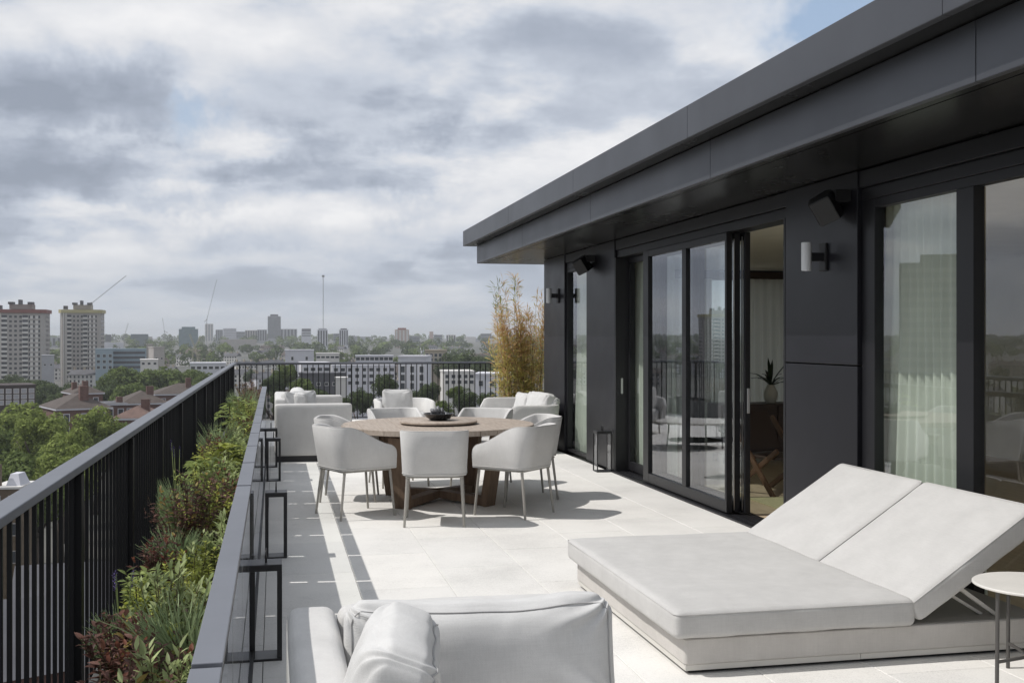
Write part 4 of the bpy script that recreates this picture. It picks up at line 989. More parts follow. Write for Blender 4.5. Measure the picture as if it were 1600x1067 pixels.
PL = [('bronze', -0.52, 2.75, 0.32, 0.17, 'dark bronze leafed plant at the very front of the planter'),
      ('fern', -0.33, 2.8, 0.30, 0.16, 'feathery pale tuft at the very front against the screen'),
      ('red', -0.62, 3.25, 0.26, 0.10, 'small red tipped plant poking out beside the front railing bars'),
      ('bronze', -0.48, 3.35, 0.38, 0.21, 'bronze and ochre leafed plant second from the front'),
      ('sage', -0.31, 3.45, 0.40, 0.17, 'pale green sage against the screen near the front'),
      ('red', -0.42, 3.85, 0.34, 0.15, 'reddish plant behind the second bronze one'),
      ('fern', -0.30, 4.05, 0.42, 0.17, 'feathery green tuft beside the first lantern'),
      ('bronze', -0.54, 4.1, 0.34, 0.15, 'small bronze plant on the rail side near the front'),
      ('lavender', -0.57, 4.45, 0.26, 0.07, 'thin lavender with purple spikes against the dark railing'),
      ('sage', -0.40, 4.5, 0.44, 0.19, 'upright sage with pale leaves in the near third of the planter'),
      ('lime', -0.30, 5.1, 0.30, 0.12, 'small lime shrub against the screen beyond the upright sage'),
      ('lime', -0.36, 2.35, 0.34, 0.18, 'lime plant in front of the pale tuft at the planter start'),
      ('lime', -0.50, 4.75, 0.32, 0.13, 'small lime plant on the rail side of the upright sage'),
      ('lime', -0.36, 5.45, 0.34, 0.15, 'low lime mound before the patch of bare soil'),
      ('red', -0.56, 5.7, 0.34, 0.12, 'small reddish plant on the rail side before the tall bronze shrub'),
      ('fern', -0.50, 6.05, 0.30, 0.12, 'thin pale tuft on the rail side before the tall bronze shrub'),
      ('lime', -0.52, 8.1, 0.44, 0.16, 'lime shrub on the rail side behind the tall bronze one'),
      ('sage', -0.34, 8.4, 0.44, 0.15, 'pale sage against the screen behind the mid green shrub'),
      ('lime', -0.52, 9.6, 0.44, 0.16, 'lime shrub on the rail side beyond the large leafed plant'),
      ('sage', -0.34, 10.6, 0.46, 0.16, 'pale sage against the screen beside the wispy tuft'),
      ('green', -0.55, 5.05, 0.30, 0.13, 'small green plant on the rail side behind the lavender'),
      ('sage', -0.27, 5.75, 0.40, 0.14, 'pale sage leaning out beside bare soil'),
      ('bronze', -0.50, 6.65, 0.56, 0.23, 'tall bronze and red shrub in the middle of the planter'),
      ('lime', -0.39, 6.85, 0.48, 0.21, 'yellow lime shrub beside the tall bronze one'),
      ('red', -0.29, 7.1, 0.52, 0.15, 'red flecked bronze shrub against the screen'),
      ('lavender', -0.60, 7.3, 0.40, 0.07, 'thin lavender spikes in front of the railing posts'),
      ('green', -0.42, 7.8, 0.46, 0.20, 'mid green shrub behind the lime one'),
      ('rosette', -0.50, 8.7, 0.42, 0.22, 'large leafed bright green plant spreading towards the railing'),
      ('rosette', -0.36, 9.15, 0.46, 0.20, 'large leafed lime plant beside the second lantern'),
      ('green', -0.33, 9.9, 0.46, 0.17, 'green shrub against the screen beyond the second lantern'),
      ('red', -0.55, 10.4, 0.46, 0.16, 'small reddish shrub half hidden among green ones'),
      ('fern', -0.50, 10.9, 0.52, 0.18, 'wispy green tuft in the middle of the row'),
      ('lime', -0.38, 11.4, 0.50, 0.20, 'bright lime mound halfway along the planter'),
      ('rosette', -0.42, 12.2, 0.48, 0.22, 'broad leafed green plant level with the third lantern'),
      ('red', -0.32, 12.9, 0.42, 0.16, 'rusty red plant beyond the third lantern'),
      ('rosette', -0.50, 13.7, 0.52, 0.24, 'leafy bright plant reaching over the rail side far along'),
      ('lime', -0.36, 14.2, 0.55, 0.22, 'large lime shrub level with the far left sofa'),
      ('rosette', -0.46, 15.0, 0.56, 0.24, 'tall light green plant beside the far left sofa'),
      ('green', -0.36, 15.8, 0.48, 0.20, 'darker green shrub behind the tall light green plant'),
      ('red', -0.42, 16.7, 0.46, 0.20, 'reddish shrub near the far end of the planter'),
      ('fern', -0.50, 17.6, 0.52, 0.20, 'pale wispy tuft near the far end of the planter'),
      ('bronze', -0.40, 18.5, 0.60, 0.24, 'brown leafed shrub second last before the corner'),
      ('bronze', -0.44, 19.8, 0.62, 0.26, 'brown leafed shrub in the far corner of the planter')]
for i, (k, x, y, h, r, lb) in enumerate(PL): plant(k, x, y, h * 1.05, r * 1.18, lb, i + 1)

# ------------------------------------------------------------------ bamboo at the end of the building
BP = thing('bamboo', 'tall straw coloured bamboo clump at the far corner of the building', 'bamboo', (3.95, 17.55, 0))
MB().prism(rrect(0.85, 0.55, 0.03), 0.0, 0.5).build('pot', TROUGH, BP, bevel=0.008)
MB().prism(rrect(0.79, 0.49, 0.03), 0.5, 0.503).build('soil', SOIL, BP)
B_TAN = leafm('bamboo_tan', (0.54, 0.34, 0.16), (0.68, 0.48, 0.27), 0.25, 0.45)
B_YEL = leafm('bamboo_yellow', (0.46, 0.41, 0.12), (0.62, 0.55, 0.22), 0.25, 0.45)
B_GRN = leafm('bamboo_green', (0.16, 0.19, 0.05), (0.28, 0.32, 0.1), 0.35, 0.4)
def bamboo():
    rd = random.Random(21); canes = MB(); leaves = {0: MB(), 1: MB(), 2: MB()}
    for c in range(40):
        x0, y0 = rd.uniform(-0.36, 0.3), rd.uniform(-0.2, 0.2); h = rd.uniform(1.25, 2.15) if c > 8 else rd.uniform(2.15, 2.62)
        lx, ly = x0 * 0.35 + rd.uniform(-0.22, 0.08), rd.uniform(-0.2, 0.2)
        pts = [Vector((x0 + lx * s * s, y0 + ly * s * s, 0.45 + (h - 0.45) * s)) for s in (0, .2, .4, .6, .8, 1)]
        canes.tube(pts, [0.005, 0.005, 0.0045, 0.0035, 0.0025, 0.001], 5, False)
        nl = int(235 * (h / 2.0)) if c > 8 else 140
        for k in range(nl):
            f = rd.uniform(0.03, 1.0); i = min(4, int(f * 5)); p = pts[i].lerp(pts[i + 1], f * 5 - i)
            az = rd.uniform(0, 6.28); el = rd.gauss(0.75, 0.45)
            off = rd.uniform(0.01, 0.15) * (1.1 - 0.6 * f); d = Vector((math.cos(az) * math.cos(el), math.sin(az) * math.cos(el), math.sin(el)))
            p = p + Vector((d.x, d.y, d.z * 0.6)) * off
            vs, fs = leaf_vs(rd.uniform(0.08, 0.15), 0.014, rd.uniform(0.1, 0.6), 0.25, 2)
            zz = p.z + rd.uniform(-0.35, 0.35)
            key = (0 if rd.random() < 0.75 else 1) if zz > 1.4 else ((1 if rd.random() < 0.75 else 0) if zz > 0.8 else rd.choice((0, 1, 1, 2)))
            if c <= 2 and zz > 2.0: key = 2
            leaves[key].add(vs, fs, orient(p, d, rd.uniform(-1, 1)))
    canes.build('canes', mat('bamboo_cane', (0.24, 0.17, 0.08), 0.6, var=0.2), BP, smooth=True)
    for k, (nm, m) in enumerate((('tan_leaves', B_TAN), ('yellow_leaves', B_YEL), ('green_leaves', B_GRN))): tag(leaves[k].build(nm, m, BP), kind='stuff')
bamboo()

# ------------------------------------------------------------------ trees
CROWNM = [leafm('tree_leaf_light', (0.14, 0.185, 0.045), (0.255, 0.30, 0.085), 0.3, 0.3, 0.9), leafm('tree_leaf_mid', (0.09, 0.13, 0.038), (0.165, 0.205, 0.065), 0.3, 0.3, 0.9),
          leafm('tree_leaf_dark', (0.055, 0.08, 0.033), (0.105, 0.135, 0.055), 0.3, 0.3, 0.9)]
BARK = mat('bark', (0.06, 0.045, 0.035), 0.9, var=0.3)
def crown_mesh(seed, m, clumps=44, per=210, leaf=0.05, flat=0.85):
    """unit crown: radius about 1, centred at 0; leaf-sized faces on the surface of many clumps"""
    rd = random.Random(seed); mb = MB()
    cs = []
    for k in range(clumps):
        v = Vector((rd.gauss(0, 1), rd.gauss(0, 1), rd.gauss(0, 1))).normalized() * (0.25 + 0.55 * rd.random()**0.5)
        v.z = v.z * flat + 0.05; cs.append((v, rd.uniform(0.2, 0.36)))
    for c, r in cs:
        for k in range(per):
            d = Vector((rd.gauss(0, 1), rd.gauss(0, 1), rd.gauss(0.25, 1))).normalized(); p = c + d * r * rd.uniform(0.75, 1.05)
            nrm = (d + Vector((rd.uniform(-1, 1), rd.uniform(-1, 1), rd.uniform(-1, 1))) * 0.7).normalized()
            x = nrm.orthogonal().normalized(); y = nrm.cross(x); a = rd.uniform(0, 6.28); s = leaf * rd.uniform(0.6, 1.3)
            u = (x * math.cos(a) + y * math.sin(a)) * s; w = (y * math.cos(a) - x * math.sin(a)) * s * 0.7
            mb.add([p - u, p - w * .8, p + u, p + w], [(0, 1, 2, 3)])
    return mb.mesh('crown', m)
CR = {(k, m): crown_mesh(100 + k * 3 + m, CROWNM[m]) for k in range(3) for m in range(3)}
CRS = {m: crown_mesh(200 + m, CROWNM[m], 26, 110, 0.085) for m in range(3)}
TRK = MB()
TRK.tube([(0, 0, 0), (0.02, 0.01, 0.3), (0, 0, 0.62)], [0.035, 0.026, 0.016], 8)
for a in (0.4, 1.7, 3.0, 4.2, 5.5): TRK.tube([(0, 0, 0.42 + 0.03 * a), (0.10 * math.cos(a), 0.10 * math.sin(a), 0.6), (0.2 * math.cos(a), 0.2 * math.sin(a), 0.78)], [0.016, 0.011, 0.005], 6)
TRKM = TRK.mesh('trunk', BARK, smooth=True)
def tree(px, py_top, d, w_px, tone, label, group=None, small=False, seed=0, squash=1.0):
    """tree whose crown top shows at (px, py_top) of the photograph's view at distance d and which is w_px wide there"""
    x, y = at(px, d); g = ground(math.hypot(x, y)); zt = zat(py_top, d); H = max(6.0, zt - g); r = w_px / F_PX * d / 2
    t = thing('tree', label, 'tree', (x, y, g), seed * 1.3, group)
    o = link('trunk', TRKM, t); o.scale = (H, H, H * 0.98)
    cr = link('crown', CRS[tone] if small else CR[(seed % 3, tone)], t); ch_ = min(H * 0.46, r * 1.05 * squash)
    cr.location = (0, 0, H - ch_ * 0.92); cr.scale = (r * 1.02, r * 1.02, ch_)
    return t
TL = [(45, 628, 235, 105, 0, 'broad rounded light green tree left of the nearest brick house'),
      (15, 665, 215, 95, 1, 'mid green tree at the left picture edge below the light rounded one'),
      (62, 648, 200, 70, 0, 'yellow green tree crown in front of the broad light one'),
      (105, 668, 185, 90, 0, 'large light green tree just above the handrail'),
      (150, 642, 215, 75, 0, 'rounded green tree in front of the brick house wall'),
      (30, 700, 165, 110, 1, 'big mid green tree low at the left beside the white roof lantern'),
      (95, 706, 160, 95, 0, 'light green tree directly above the near handrail'),
      (185, 660, 225, 60, 1, 'small green tree right of the brick house wall'),
      (72, 592, 420, 66, 2, 'dark tree in front of the red topped tower foot'),
      (25, 586, 520, 90, 2, 'dark tree row behind the dark brick block'),
      (112, 598, 400, 60, 2, 'dark tree left of the tiered hipped roof'),
      (88, 612, 380, 46, 2, 'dark green tree between dark brick block and hipped roof'),
      (195, 575, 430, 70, 1, 'leafy tree right of the yellow topped tower foot'),
      (240, 572, 440, 74, 1, 'leafy tree in the middle of the green mass'),
      (285, 574, 450, 70, 1, 'leafy tree at the right of the green mass'),
      (175, 598, 390, 50, 2, 'darker tree at the left of the green mass above the roofs'),
      (215, 596, 380, 60, 1, 'tree behind the chimney of the long hipped roof'),
      (262, 600, 390, 60, 1, 'tree behind the right hand hipped roof'),
      (320, 582, 430, 56, 1, 'tree touching the handrail below the white low block'),
      (447, 566, 330, 44, 1, 'tree behind the far railing left of the long white building'),
      (428, 584, 300, 40, 2, 'dark tree behind the far railing at the planter end'),
      (475, 590, 270, 50, 1, 'round tree below the long white building behind the left sofa'),
      (603, 584, 260, 48, 2, 'round dark tree in front of the long white building'),
      (712, 600, 240, 30, 1, 'green bush behind the far railing right of the armchair'),
      (735, 548, 520, 60, 2, 'dark tree above the low white blocks'),
      (700, 552, 560, 50, 2, 'dark tree right of the long white building'),
      (765, 556, 500, 60, 2, 'dark tree left of the bamboo'),
      (690, 625, 200, 40, 1, 'low green tree behind the rounded sofa'),
      (800, 560, 480, 50, 2, 'dark tree behind the bamboo stems'),
      (20, 640, 225, 80, 0, 'light tree at the left edge between dark brick block and rounded tree'),
      (130, 690, 170, 70, 0, 'light green tree crown just left of the handrail slope'),
      (60, 740, 150, 90, 1, 'green tree low behind the handrail beside the roof lantern'),
      (500, 606, 250, 46, 2, 'dark tree in front of the grey shed'),
      (565, 606, 250, 44, 2, 'dark tree below the middle of the long white building'),
      (640, 608, 255, 44, 2, 'dark tree right of the round dark tree'),
      (672, 596, 290, 40, 2, 'dark tree at the foot of the right wing'),
      (730, 608, 235, 44, 2, 'dark tree below the low white terrace'),
      (765, 612, 230, 40, 2, 'dark tree behind the rounded sofa back'),
      (440, 612, 240, 44, 2, 'dark tree behind the left sofa'),
      (545, 618, 230, 30, 2, 'dark bush behind the back railing left of the armchair')]
for i, (px, py, d, w, tone, lb) in enumerate(TL): tree(px, py - (4 if i < 8 else 3 if 11 < i < 18 else 0), d, w * (1.22 if i < 8 else 1.35 if 11 < i < 18 else 1), tone, lb, 'trees below the terrace', seed=i)
rd = random.Random(77)
# smaller trees scattered through the middle distance (nobody could tell them apart)
for i in range(120):
    px = rd.uniform(-900, 860) if i % 4 else rd.uniform(-2100, -900); d = rd.uniform(480, 1150) if px > -900 else rd.uniform(200, 600); 
    if px > 120 and d < 560: d += 200
    x, y = at(px, d); h = rd.uniform(9, 16); g = ground(math.hypot(x, y)); py = 526.8 + (CAM_H - (g + h)) / d * F_PX
    tn = rd.choice((1, 2, 2)); tree(px, py, d, rd.uniform(8, 13) / d * F_PX, tn, ('', 'small mid green tree far off among the roofs', 'small dark green tree far off among the roofs')[tn], 'far trees among the roofs', small=True, seed=i, squash=1.0)
def far_wood():
    mb = [MB(), MB()]
    rd = random.Random(5)
    for i in range(1500):
        u = rd.random(); d = 900 + 2600 * u**1.3; px = rd.uniform(-1300, 900) if i % 5 else rd.uniform(-2600, -1300); d = d if px > -1300 else d * 0.55; x, y = at(px, d); g = ground(math.hypot(x, y))
        r = rd.uniform(4, 8) * (1 + d / 6000); h = rd.uniform(8, 15) + (4 if d > 2000 else 0); c = Vector((x, y, g + h * 0.6)); m = mb[rd.randrange(2)]
        for k in range(105):
            dd = Vector((rd.gauss(0, 1), rd.gauss(0, 1), rd.gauss(0.3, 1))).normalized(); p = c + Vector((dd.x * r, dd.y * r, dd.z * h * 0.5)) * rd.uniform(.7, 1.05)
            n = (dd + Vector((rd.uniform(-1, 1), rd.uniform(-1, 1), rd.uniform(-1, 1))) * .5).normalized(); a = n.orthogonal().normalized(); b = n.cross(a); s = r * 0.17 * rd.uniform(.7, 1.3)
            m.add([p - a * s, p - b * s, p + a * s, p + b * s], [(0, 1, 2, 3)])
    tag(mb[0].build('distant_wood', CROWNM[2]), 'dark wooded band of treetops along the skyline', 'wood', kind='stuff')
    tag(mb[1].build('distant_wood', CROWNM[1]), 'greener treetops mixed into the wooded band along the skyline', 'wood', kind='stuff')
far_wood()

# ------------------------------------------------------------------ the city
CW = lambda n, c, v=0.08: mat(n, c, 0.8, var=v, vscale=0.15)
C_WHITE = CW('render_white', (0.56, 0.56, 0.6)); C_GREY = CW('render_grey', (0.34, 0.345, 0.37)); C_DGREY = CW('slate_grey', (0.09, 0.09, 0.1), 0.2)
C_CONC = CW('concrete_panel', (0.38, 0.355, 0.335)); C_CONC2 = CW('concrete_light', (0.62, 0.6, 0.575)); C_DCONC = CW('concrete_dark', (0.27, 0.25, 0.235))
C_WIN = mat('dark_window', (0.05, 0.056, 0.064), 0.15, var=0.4, vscale=0.3); C_TEAL = CW('teal_glass', (0.12, 0.18, 0.20), 0.15); C_BLUE = CW('pale_blue_panel', (0.26, 0.33, 0.38))
C_RED = CW('red_roof_edge', (0.22, 0.09, 0.075)); C_YEL = CW('yellow_roof_edge', (0.45, 0.40, 0.22)); C_PINK = CW('pinkish_render', (0.48, 0.36, 0.31))
C_TAN = CW('tan_stone', (0.36, 0.31, 0.24)); C_ROOFT = mat('brown_tile', (0.072, 0.056, 0.048), 0.85, var=0.25, vscale=0.9); C_ROOFP = mat('pink_tile', (0.14, 0.088, 0.072), 0.85, var=0.2, vscale=0.9)
def brick_mat():
    m = bpy.data.materials.new('red_brick'); m.use_nodes = True; T = NT(m.node_tree); b = T.n['Principled BSDF']; b.inputs['Roughness'].default_value = 0.9
    tc = T.node('ShaderNodeTexCoord'); n = T.noise(tc.outputs['Object'], 1.5, 6); T.put(b.inputs['Base Color'], T.ramp(n, [(0.3, (0.105, 0.058, 0.048)), (0.7, (0.165, 0.092, 0.075))])); return m
BRICK = brick_mat(); DBRICK = CW('dark_brick', (0.055, 0.04, 0.038), 0.2)

def bsite(name, label, px0, px1, d, rz=0.0, group=None, cat='building'):
    x, y = at((px0 + px1) / 2, d); g = ground(math.hypot(x, y))
    t = thing(name, label, cat, (x, y, g), -math.atan2(x, y) + rz, group)
    return t, (px1 - px0) / F_PX * d, g
def rows(w, z0, z1, nx, nz, ww, wh, yf, m0=0.0):
    """window boxes standing on facade plane y = yf (camera side), as joined geometry"""
    mb = MB()
    for j in range(nz):
        for i in range(nx):
            cx = -w / 2 + m0 + (w - 2 * m0) * (i + 0.5) / nx; cz = z0 + (z1 - z0) * (j + 0.5) / nz
            mb.box(cx - ww / 2, cx + ww / 2, yf - 0.06, yf + 0.2, cz - wh / 2, cz + wh / 2)
    return mb
def block(name, label, px0, px1, ytop, d, m, depth=18, bands=None, wm=None, rz=0.0, roof=None, group=None, vert=False, cat='building'):
    """distant block: wall, window strips, roof plant"""
    t, w, g = bsite(name, label, px0, px1, d, rz, group, cat); h = zat(ytop, d) - g
    MB().box(-w / 2, w / 2, 0, depth, 0, h).build('wall', m, t)
    if bands:
        mb = MB()
        if vert:
            for k in range(bands): c = -w / 2 + w * (k + 0.5) / bands; mb.box(c - w / bands * 0.25, c + w / bands * 0.25, -0.15, 0.3, h * 0.2, h - 1.5)
        else:
            for k in range(bands): z = h - (k + 0.75) * 3.4; mb.box(-w / 2 + 0.8, w / 2 - 0.8, -0.15, 0.3, z - 0.85, z + 0.7)
        tag(mb.build('window_bands', wm or C_WIN, t), kind='stuff')
    if roof:
        fr, rh, rm = roof; MB().box(-w / 2 * fr, w / 2 * fr, depth * .2, depth * .8, h, h + rh).build('roof_plant', rm, t)
    return t

# two residential towers
def tower(px0, px1, label, d, edge, ytop=489, group='pair of residential towers'):
    t, w, g = bsite('tower_block', label, px0, px1, d, R(-9), group)
    h = zat(ytop, d) - g; dep = min(w * 0.8, 26); c = w * 0.07
    body_ = [(-w / 2, c), (-w / 2 + c, 0), (w / 2 - c, 0), (w / 2, c), (w / 2, dep - c), (w / 2 - c, dep), (-w / 2 + c, dep), (-w / 2, dep - c)]
    MB().prism(body_, 0, h).build('wall', C_CONC, t)
    MB().prism([(x * 1.07, (y - dep / 2) * 1.07 + dep / 2) for x, y in body_], h, h + 2.1).build('roof_edge', edge, t)
    fl = 19; top = h - 1.0; sh = 2.72
    win, bal, pil, slabm = MB(), MB(), MB(), MB()
    for k in range(fl):
        z = top - (k + 1) * sh
        if z < 4: break
        for cx, ww in ((-0.26, 0.10), (0.13, 0.10)):      # recessed balconies with pale fronts
            win.box(w * (cx - ww / 2) , w * (cx + ww / 2), -0.12, 0.3, z + 1.15, z + 2.45); bal.box(w * (cx - ww / 2) - .2, w * (cx + ww / 2) + .2, -0.7, -0.12, z, z + 1.1)
        for cx, ww in ((-0.145, 0.05), (-0.05, 0.05), (0.045, 0.05)): win.box(w * (cx - ww / 2), w * (cx + ww / 2), -0.1, 0.3, z + 0.9, z + 2.2)
        for cx in (0.25, 0.35): bal.box(w * (cx - 0.025), w * (cx + 0.025), -0.25, 0.0, z + 0.3, z + 2.0); 
        for cx in (0.295, 0.395, 0.21): win.box(w * (cx - 0.016), w * (cx + 0.016), -0.1, 0.3, z + 0.7, z + 2.3)
        for yy in (0.25, 0.5, 0.75): win.box(w / 2 - 0.3, w / 2 + 0.1, dep * (yy - 0.06), dep * (yy + 0.06), z + 0.8, z + 2.2)
    for cx in (-0.47, -0.40, -0.34): pil.box(w * (cx - 0.012), w * (cx + 0.012), -0.5, 0.0, 0, h)
    tag(win.build('windows', C_WIN, t), kind='stuff'); tag(bal.build('balcony_fronts', C_CONC2, t), kind='stuff'); pil.build('pilasters', C_CONC2, t)
    MB().box(-w * 0.2, w * 0.24, dep * .25, dep * .7, h + 2.4, h + 5.2).build('plant_room', C_DCONC, t)
    for cx in (-0.17, 0.0, 0.2): MB().box(w * (cx - (0.05 if cx else 0.025)), w * (cx + (0.05 if cx else 0.025)), dep * .2, dep * .5, h + 5.2, h + 6.6 + (1.3 if cx == 0 else 0)).build('roof_tank', C_DGREY, t)
    MB().box(-w * 0.45, -w * 0.36, dep * .3, dep * .5, h + 2.4, h + 4.6).build('roof_tank', C_DGREY, t)
    return t
tower(-10, 67, 'grey tower block with red roof edge at the left picture edge', 640, C_RED)
tower(95, 155, 'grey tower block with yellow roof edge', 690, C_YEL)
tower(-1560, -1440, 'tower block mirrored in the rightmost window', 330, C_RED, 440, group='towers seen only as reflections')
tower(-640, -560, 'grey tower block mirrored in the dark glass of the sliding doors', 640, C_RED, group='towers seen only as reflections')
tower(-420, -352, 'second grey tower block mirrored in the glass doors', 690, C_YEL, group='towers seen only as reflections')
block('tower_block', 'dark tower silhouette mirrored in the curtained window', -985, -820, 372, 284, C_DGREY, depth=20, bands=12, wm=C_DCONC, roof=(0.5, 3, C_DGREY), group='towers seen only as reflections')

# skyline, far to near
SK = [('office_tower', 'tall slim grey office tower dominating the skyline', 418.5, 438.5, 494, 2400, C_GREY, 14, None, (0.6, 4, C_DGREY), True, 6),
      ('office_block', 'grey block right against the tall slim tower', 438, 464, 514, 2600, C_GREY, 5, None, None, True, 8),
      ('office_block', 'white block with dark top on the skyline right of the tall tower', 471, 486, 518, 2300, C_WHITE, 3, None, (0.95, 6, C_DGREY), False, 0),
      ('tower_block', 'black and white striped slab below the lattice mast', 496, 512, 515, 1700, C_WHITE, 4, None, (0.8, 2, C_GREY), True, 0),
      ('office_block', 'low grey block between the two striped slabs', 521, 535, 521, 2200, C_GREY, 4, None, None, False, 0),
      ('tower_block', 'white striped slab right of the lattice mast', 530, 544, 515, 1800, C_WHITE, 4, None, (0.7, 2, C_DGREY), True, 0),
      ('office_block', 'plain grey block at the right of the striped slabs', 545, 558, 525, 2300, C_GREY, None, None, None, False, 0),
      ('tower_block', 'pinkish white block with red cap on the skyline', 617, 639, 515, 1900, C_PINK, 4, C_CONC2, (0.6, 3, C_RED), True, 0),
      ('office_block', 'grey block tucked behind the pinkish one', 639, 656, 525, 2100, C_GREY, 4, None, None, False, 0),
      ('tower_block', 'narrow pinkish tower on the right skyline', 671, 677, 518, 2500, C_PINK, None, None, None, False, 0),
      ('office_block', 'grey block right of the narrow pinkish tower', 678, 691, 523, 2400, C_GREY, 3, None, None, False, 0),
      ('office_block', 'pale grey block in the middle of the right skyline', 697, 712, 523, 2400, C_CONC2, 4, None, None, True, 0),
      ('office_block', 'blue grey block left of the bamboo on the skyline', 751, 768, 521, 2300, C_GREY, 5, None, None, False, 0),
      ('office_block', 'low pale block beside the blue grey one by the bamboo', 762, 777, 529, 2200, C_CONC2, None, None, None, False, 0),
      ('office_block', 'thin dark tower nearest the bamboo', 785, 790, 524, 2200, C_DGREY, None, None, None, False, 0),
      ('office_block', 'grey block left against the tall slim tower', 402, 417, 515, 2500, C_GREY, 4, None, None, True, 0),
      ('office_block', 'long grey office slab left of the tall tower', 383, 402, 516, 2550, C_CONC, 5, None, None, True, 0),
      ('office_block', 'white banded block on the left skyline', 349, 369, 513, 2300, C_WHITE, 7, C_GREY, None, False, 0),
      ('office_block', 'grey block right of the white banded one', 369, 383, 518, 2400, C_GREY, 4, None, None, False, 0),
      ('office_block', 'dark grey block between pale tower and white banded block', 337, 348, 515, 2450, C_GREY, 4, None, None, True, 0),
      ('tower_block', 'pale slim tower below the faint crane jib', 320.5, 333, 506, 2200, C_CONC2, 3, C_GREY, None, True, 0),
      ('glass_office', 'teal glass block with rooftop cranes on the left skyline', 280, 309, 514, 2000, C_TEAL, 6, C_TEAL, (0.7, 4, C_TEAL), False, 0),
      ('glass_office', 'flat dark teal glass slab left of the small crane pair', 205, 231, 522, 1900, C_TEAL, 6, C_DGREY, None, False, 0),
      ('tower_block', 'small dark tower right of the yellow topped block', 165, 173.5, 523, 2000, C_DGREY, None, None, None, False, 0),
      ('tower_block', 'tiny pale tower right behind the yellow topped block', 157, 161, 526, 2100, C_CONC2, None, None, None, False, 0),
      ('office_block', 'low pale tower between teal slab and cranes', 233, 238, 526, 2100, C_CONC, None, None, None, False, 0),
      ('office_block', 'wide hazy grey block seen between the two towers', 66, 95, 527, 1900, C_GREY, 4, None, None, True, 0),
      ('warehouse', 'long white roofed hall right of the yellow topped tower', 155, 192, 535, 1300, C_WHITE, None, None, None, False, 0),
      ('office_block', 'long low grey hall under the white banded block', 345, 400, 530, 1700, C_CONC, None, None, None, False, 0)]
for nm, lb, a, b, yt, d, m, nb, wm, rf, vert, sk in SK: block(nm, lb, a, b, yt, d, m, depth=22, bands=nb, wm=wm, roof=rf, vert=vert)
rk = random.Random(31)
for i in range(26):
    a = rk.uniform(-700, 800); wv = rk.uniform(8, 26); kk = rk.randrange(3); block('low_block', ('low blue grey block', 'low brownish block', 'low pale block')[kk] + ' in the far skyline haze', a, a + wv, rk.uniform(525.5, 529.5), rk.uniform(2500, 3600), (C_GREY, C_CONC, C_CONC2)[kk], depth=20, group='low skyline blocks')

# mast and cranes
STL = mat('crane_steel', (0.30, 0.30, 0.29), 0.6); STY = mat('crane_yellow', (0.36, 0.34, 0.25), 0.6)
def lattice(mb, a, b, w, n):
    a, b = Vector(a), Vector(b); d = (b - a).normalized(); x = d.orthogonal().normalized(); y = d.cross(x); cs = [x + y, x - y, -x - y, y - x]
    r = w * 0.12
    for c in cs: mb.tube([a + c * w / 2, b + c * w / 2], r, 4, False)
    for k in range(n):
        p, q = a.lerp(b, k / n), a.lerp(b, (k + 1) / n)
        for i in range(4): mb.tube([p + cs[i] * w / 2, q + cs[(i + 1) % 4] * w / 2], r * 0.7, 4, False)
def crane(label, px, d, ybase, ypiv, jib, cj, w=2.0, m=STL):
    x, y = at(px, d); t = thing('tower_crane', label, 'crane', (x, y, ground(math.hypot(x, y))), -math.atan2(x, y))
    g = ground(math.hypot(x, y)); zp = zat(ypiv, d) - g; k = d / F_PX
    mb = MB(); lattice(mb, (0, 0, 0), (0, 0, zp), w, 24); mb.build('mast', m, t)
    mb = MB(); lattice(mb, (0, 0, zp), ((jib[0] - px) * k, 0, zat(jib[1], d) - g), w * 0.8, 24); mb.build('jib', m, t)
    mb = MB(); lattice(mb, (0, 0, zp), ((cj[0] - px) * k, 0, zat(cj[1], d) - g), w * 0.9, 6); mb.build('counter_jib', m, t)
    MB().box(-w, w, -w * .8, w * .8, zp, zp + w * 1.6).build('cab', m, t)
crane('faint crane with a long jib rising right of the yellow topped tower', 143, 1100, 540, 474, (194, 430), (132, 478), 0.7)
crane('small luffing crane left of the teal glass slab', 194, 1500, 540, 526, (200, 505), (190, 528), 0.9)
crane('thin crane between the teal blocks', 257, 1900, 540, 518, (254, 497), (262, 520), 0.9)
crane('tall faint crane leaning beside the pale slim tower', 323, 1700, 540, 500, (338, 437), (319, 503), 0.75)
crane('yellowish crane standing in front of the far trees', 309, 800, 575, 556, (297, 522), (313, 553), 1.1, STY)
crane('second yellowish crane head beside the first one', 301, 850, 570, 548, (313, 526), (296, 546), 0.9, STY)
x, y = at(505, 1750); t = thing('radio_mast', 'thin lattice mast rising above the striped slab on the skyline', 'mast', (x, y, ground(1750)))
mb = MB(); lattice(mb, (0, 0, 0), (0, 0, zat(433, 1750) - ground(1750)), 1.0, 60); mb.build('lattice', STL, t)
MB().box(-2, 2, -1, 1, zat(433, 1750) - ground(1750), zat(430, 1750) - ground(1750)).build('mast_head', STL, t)

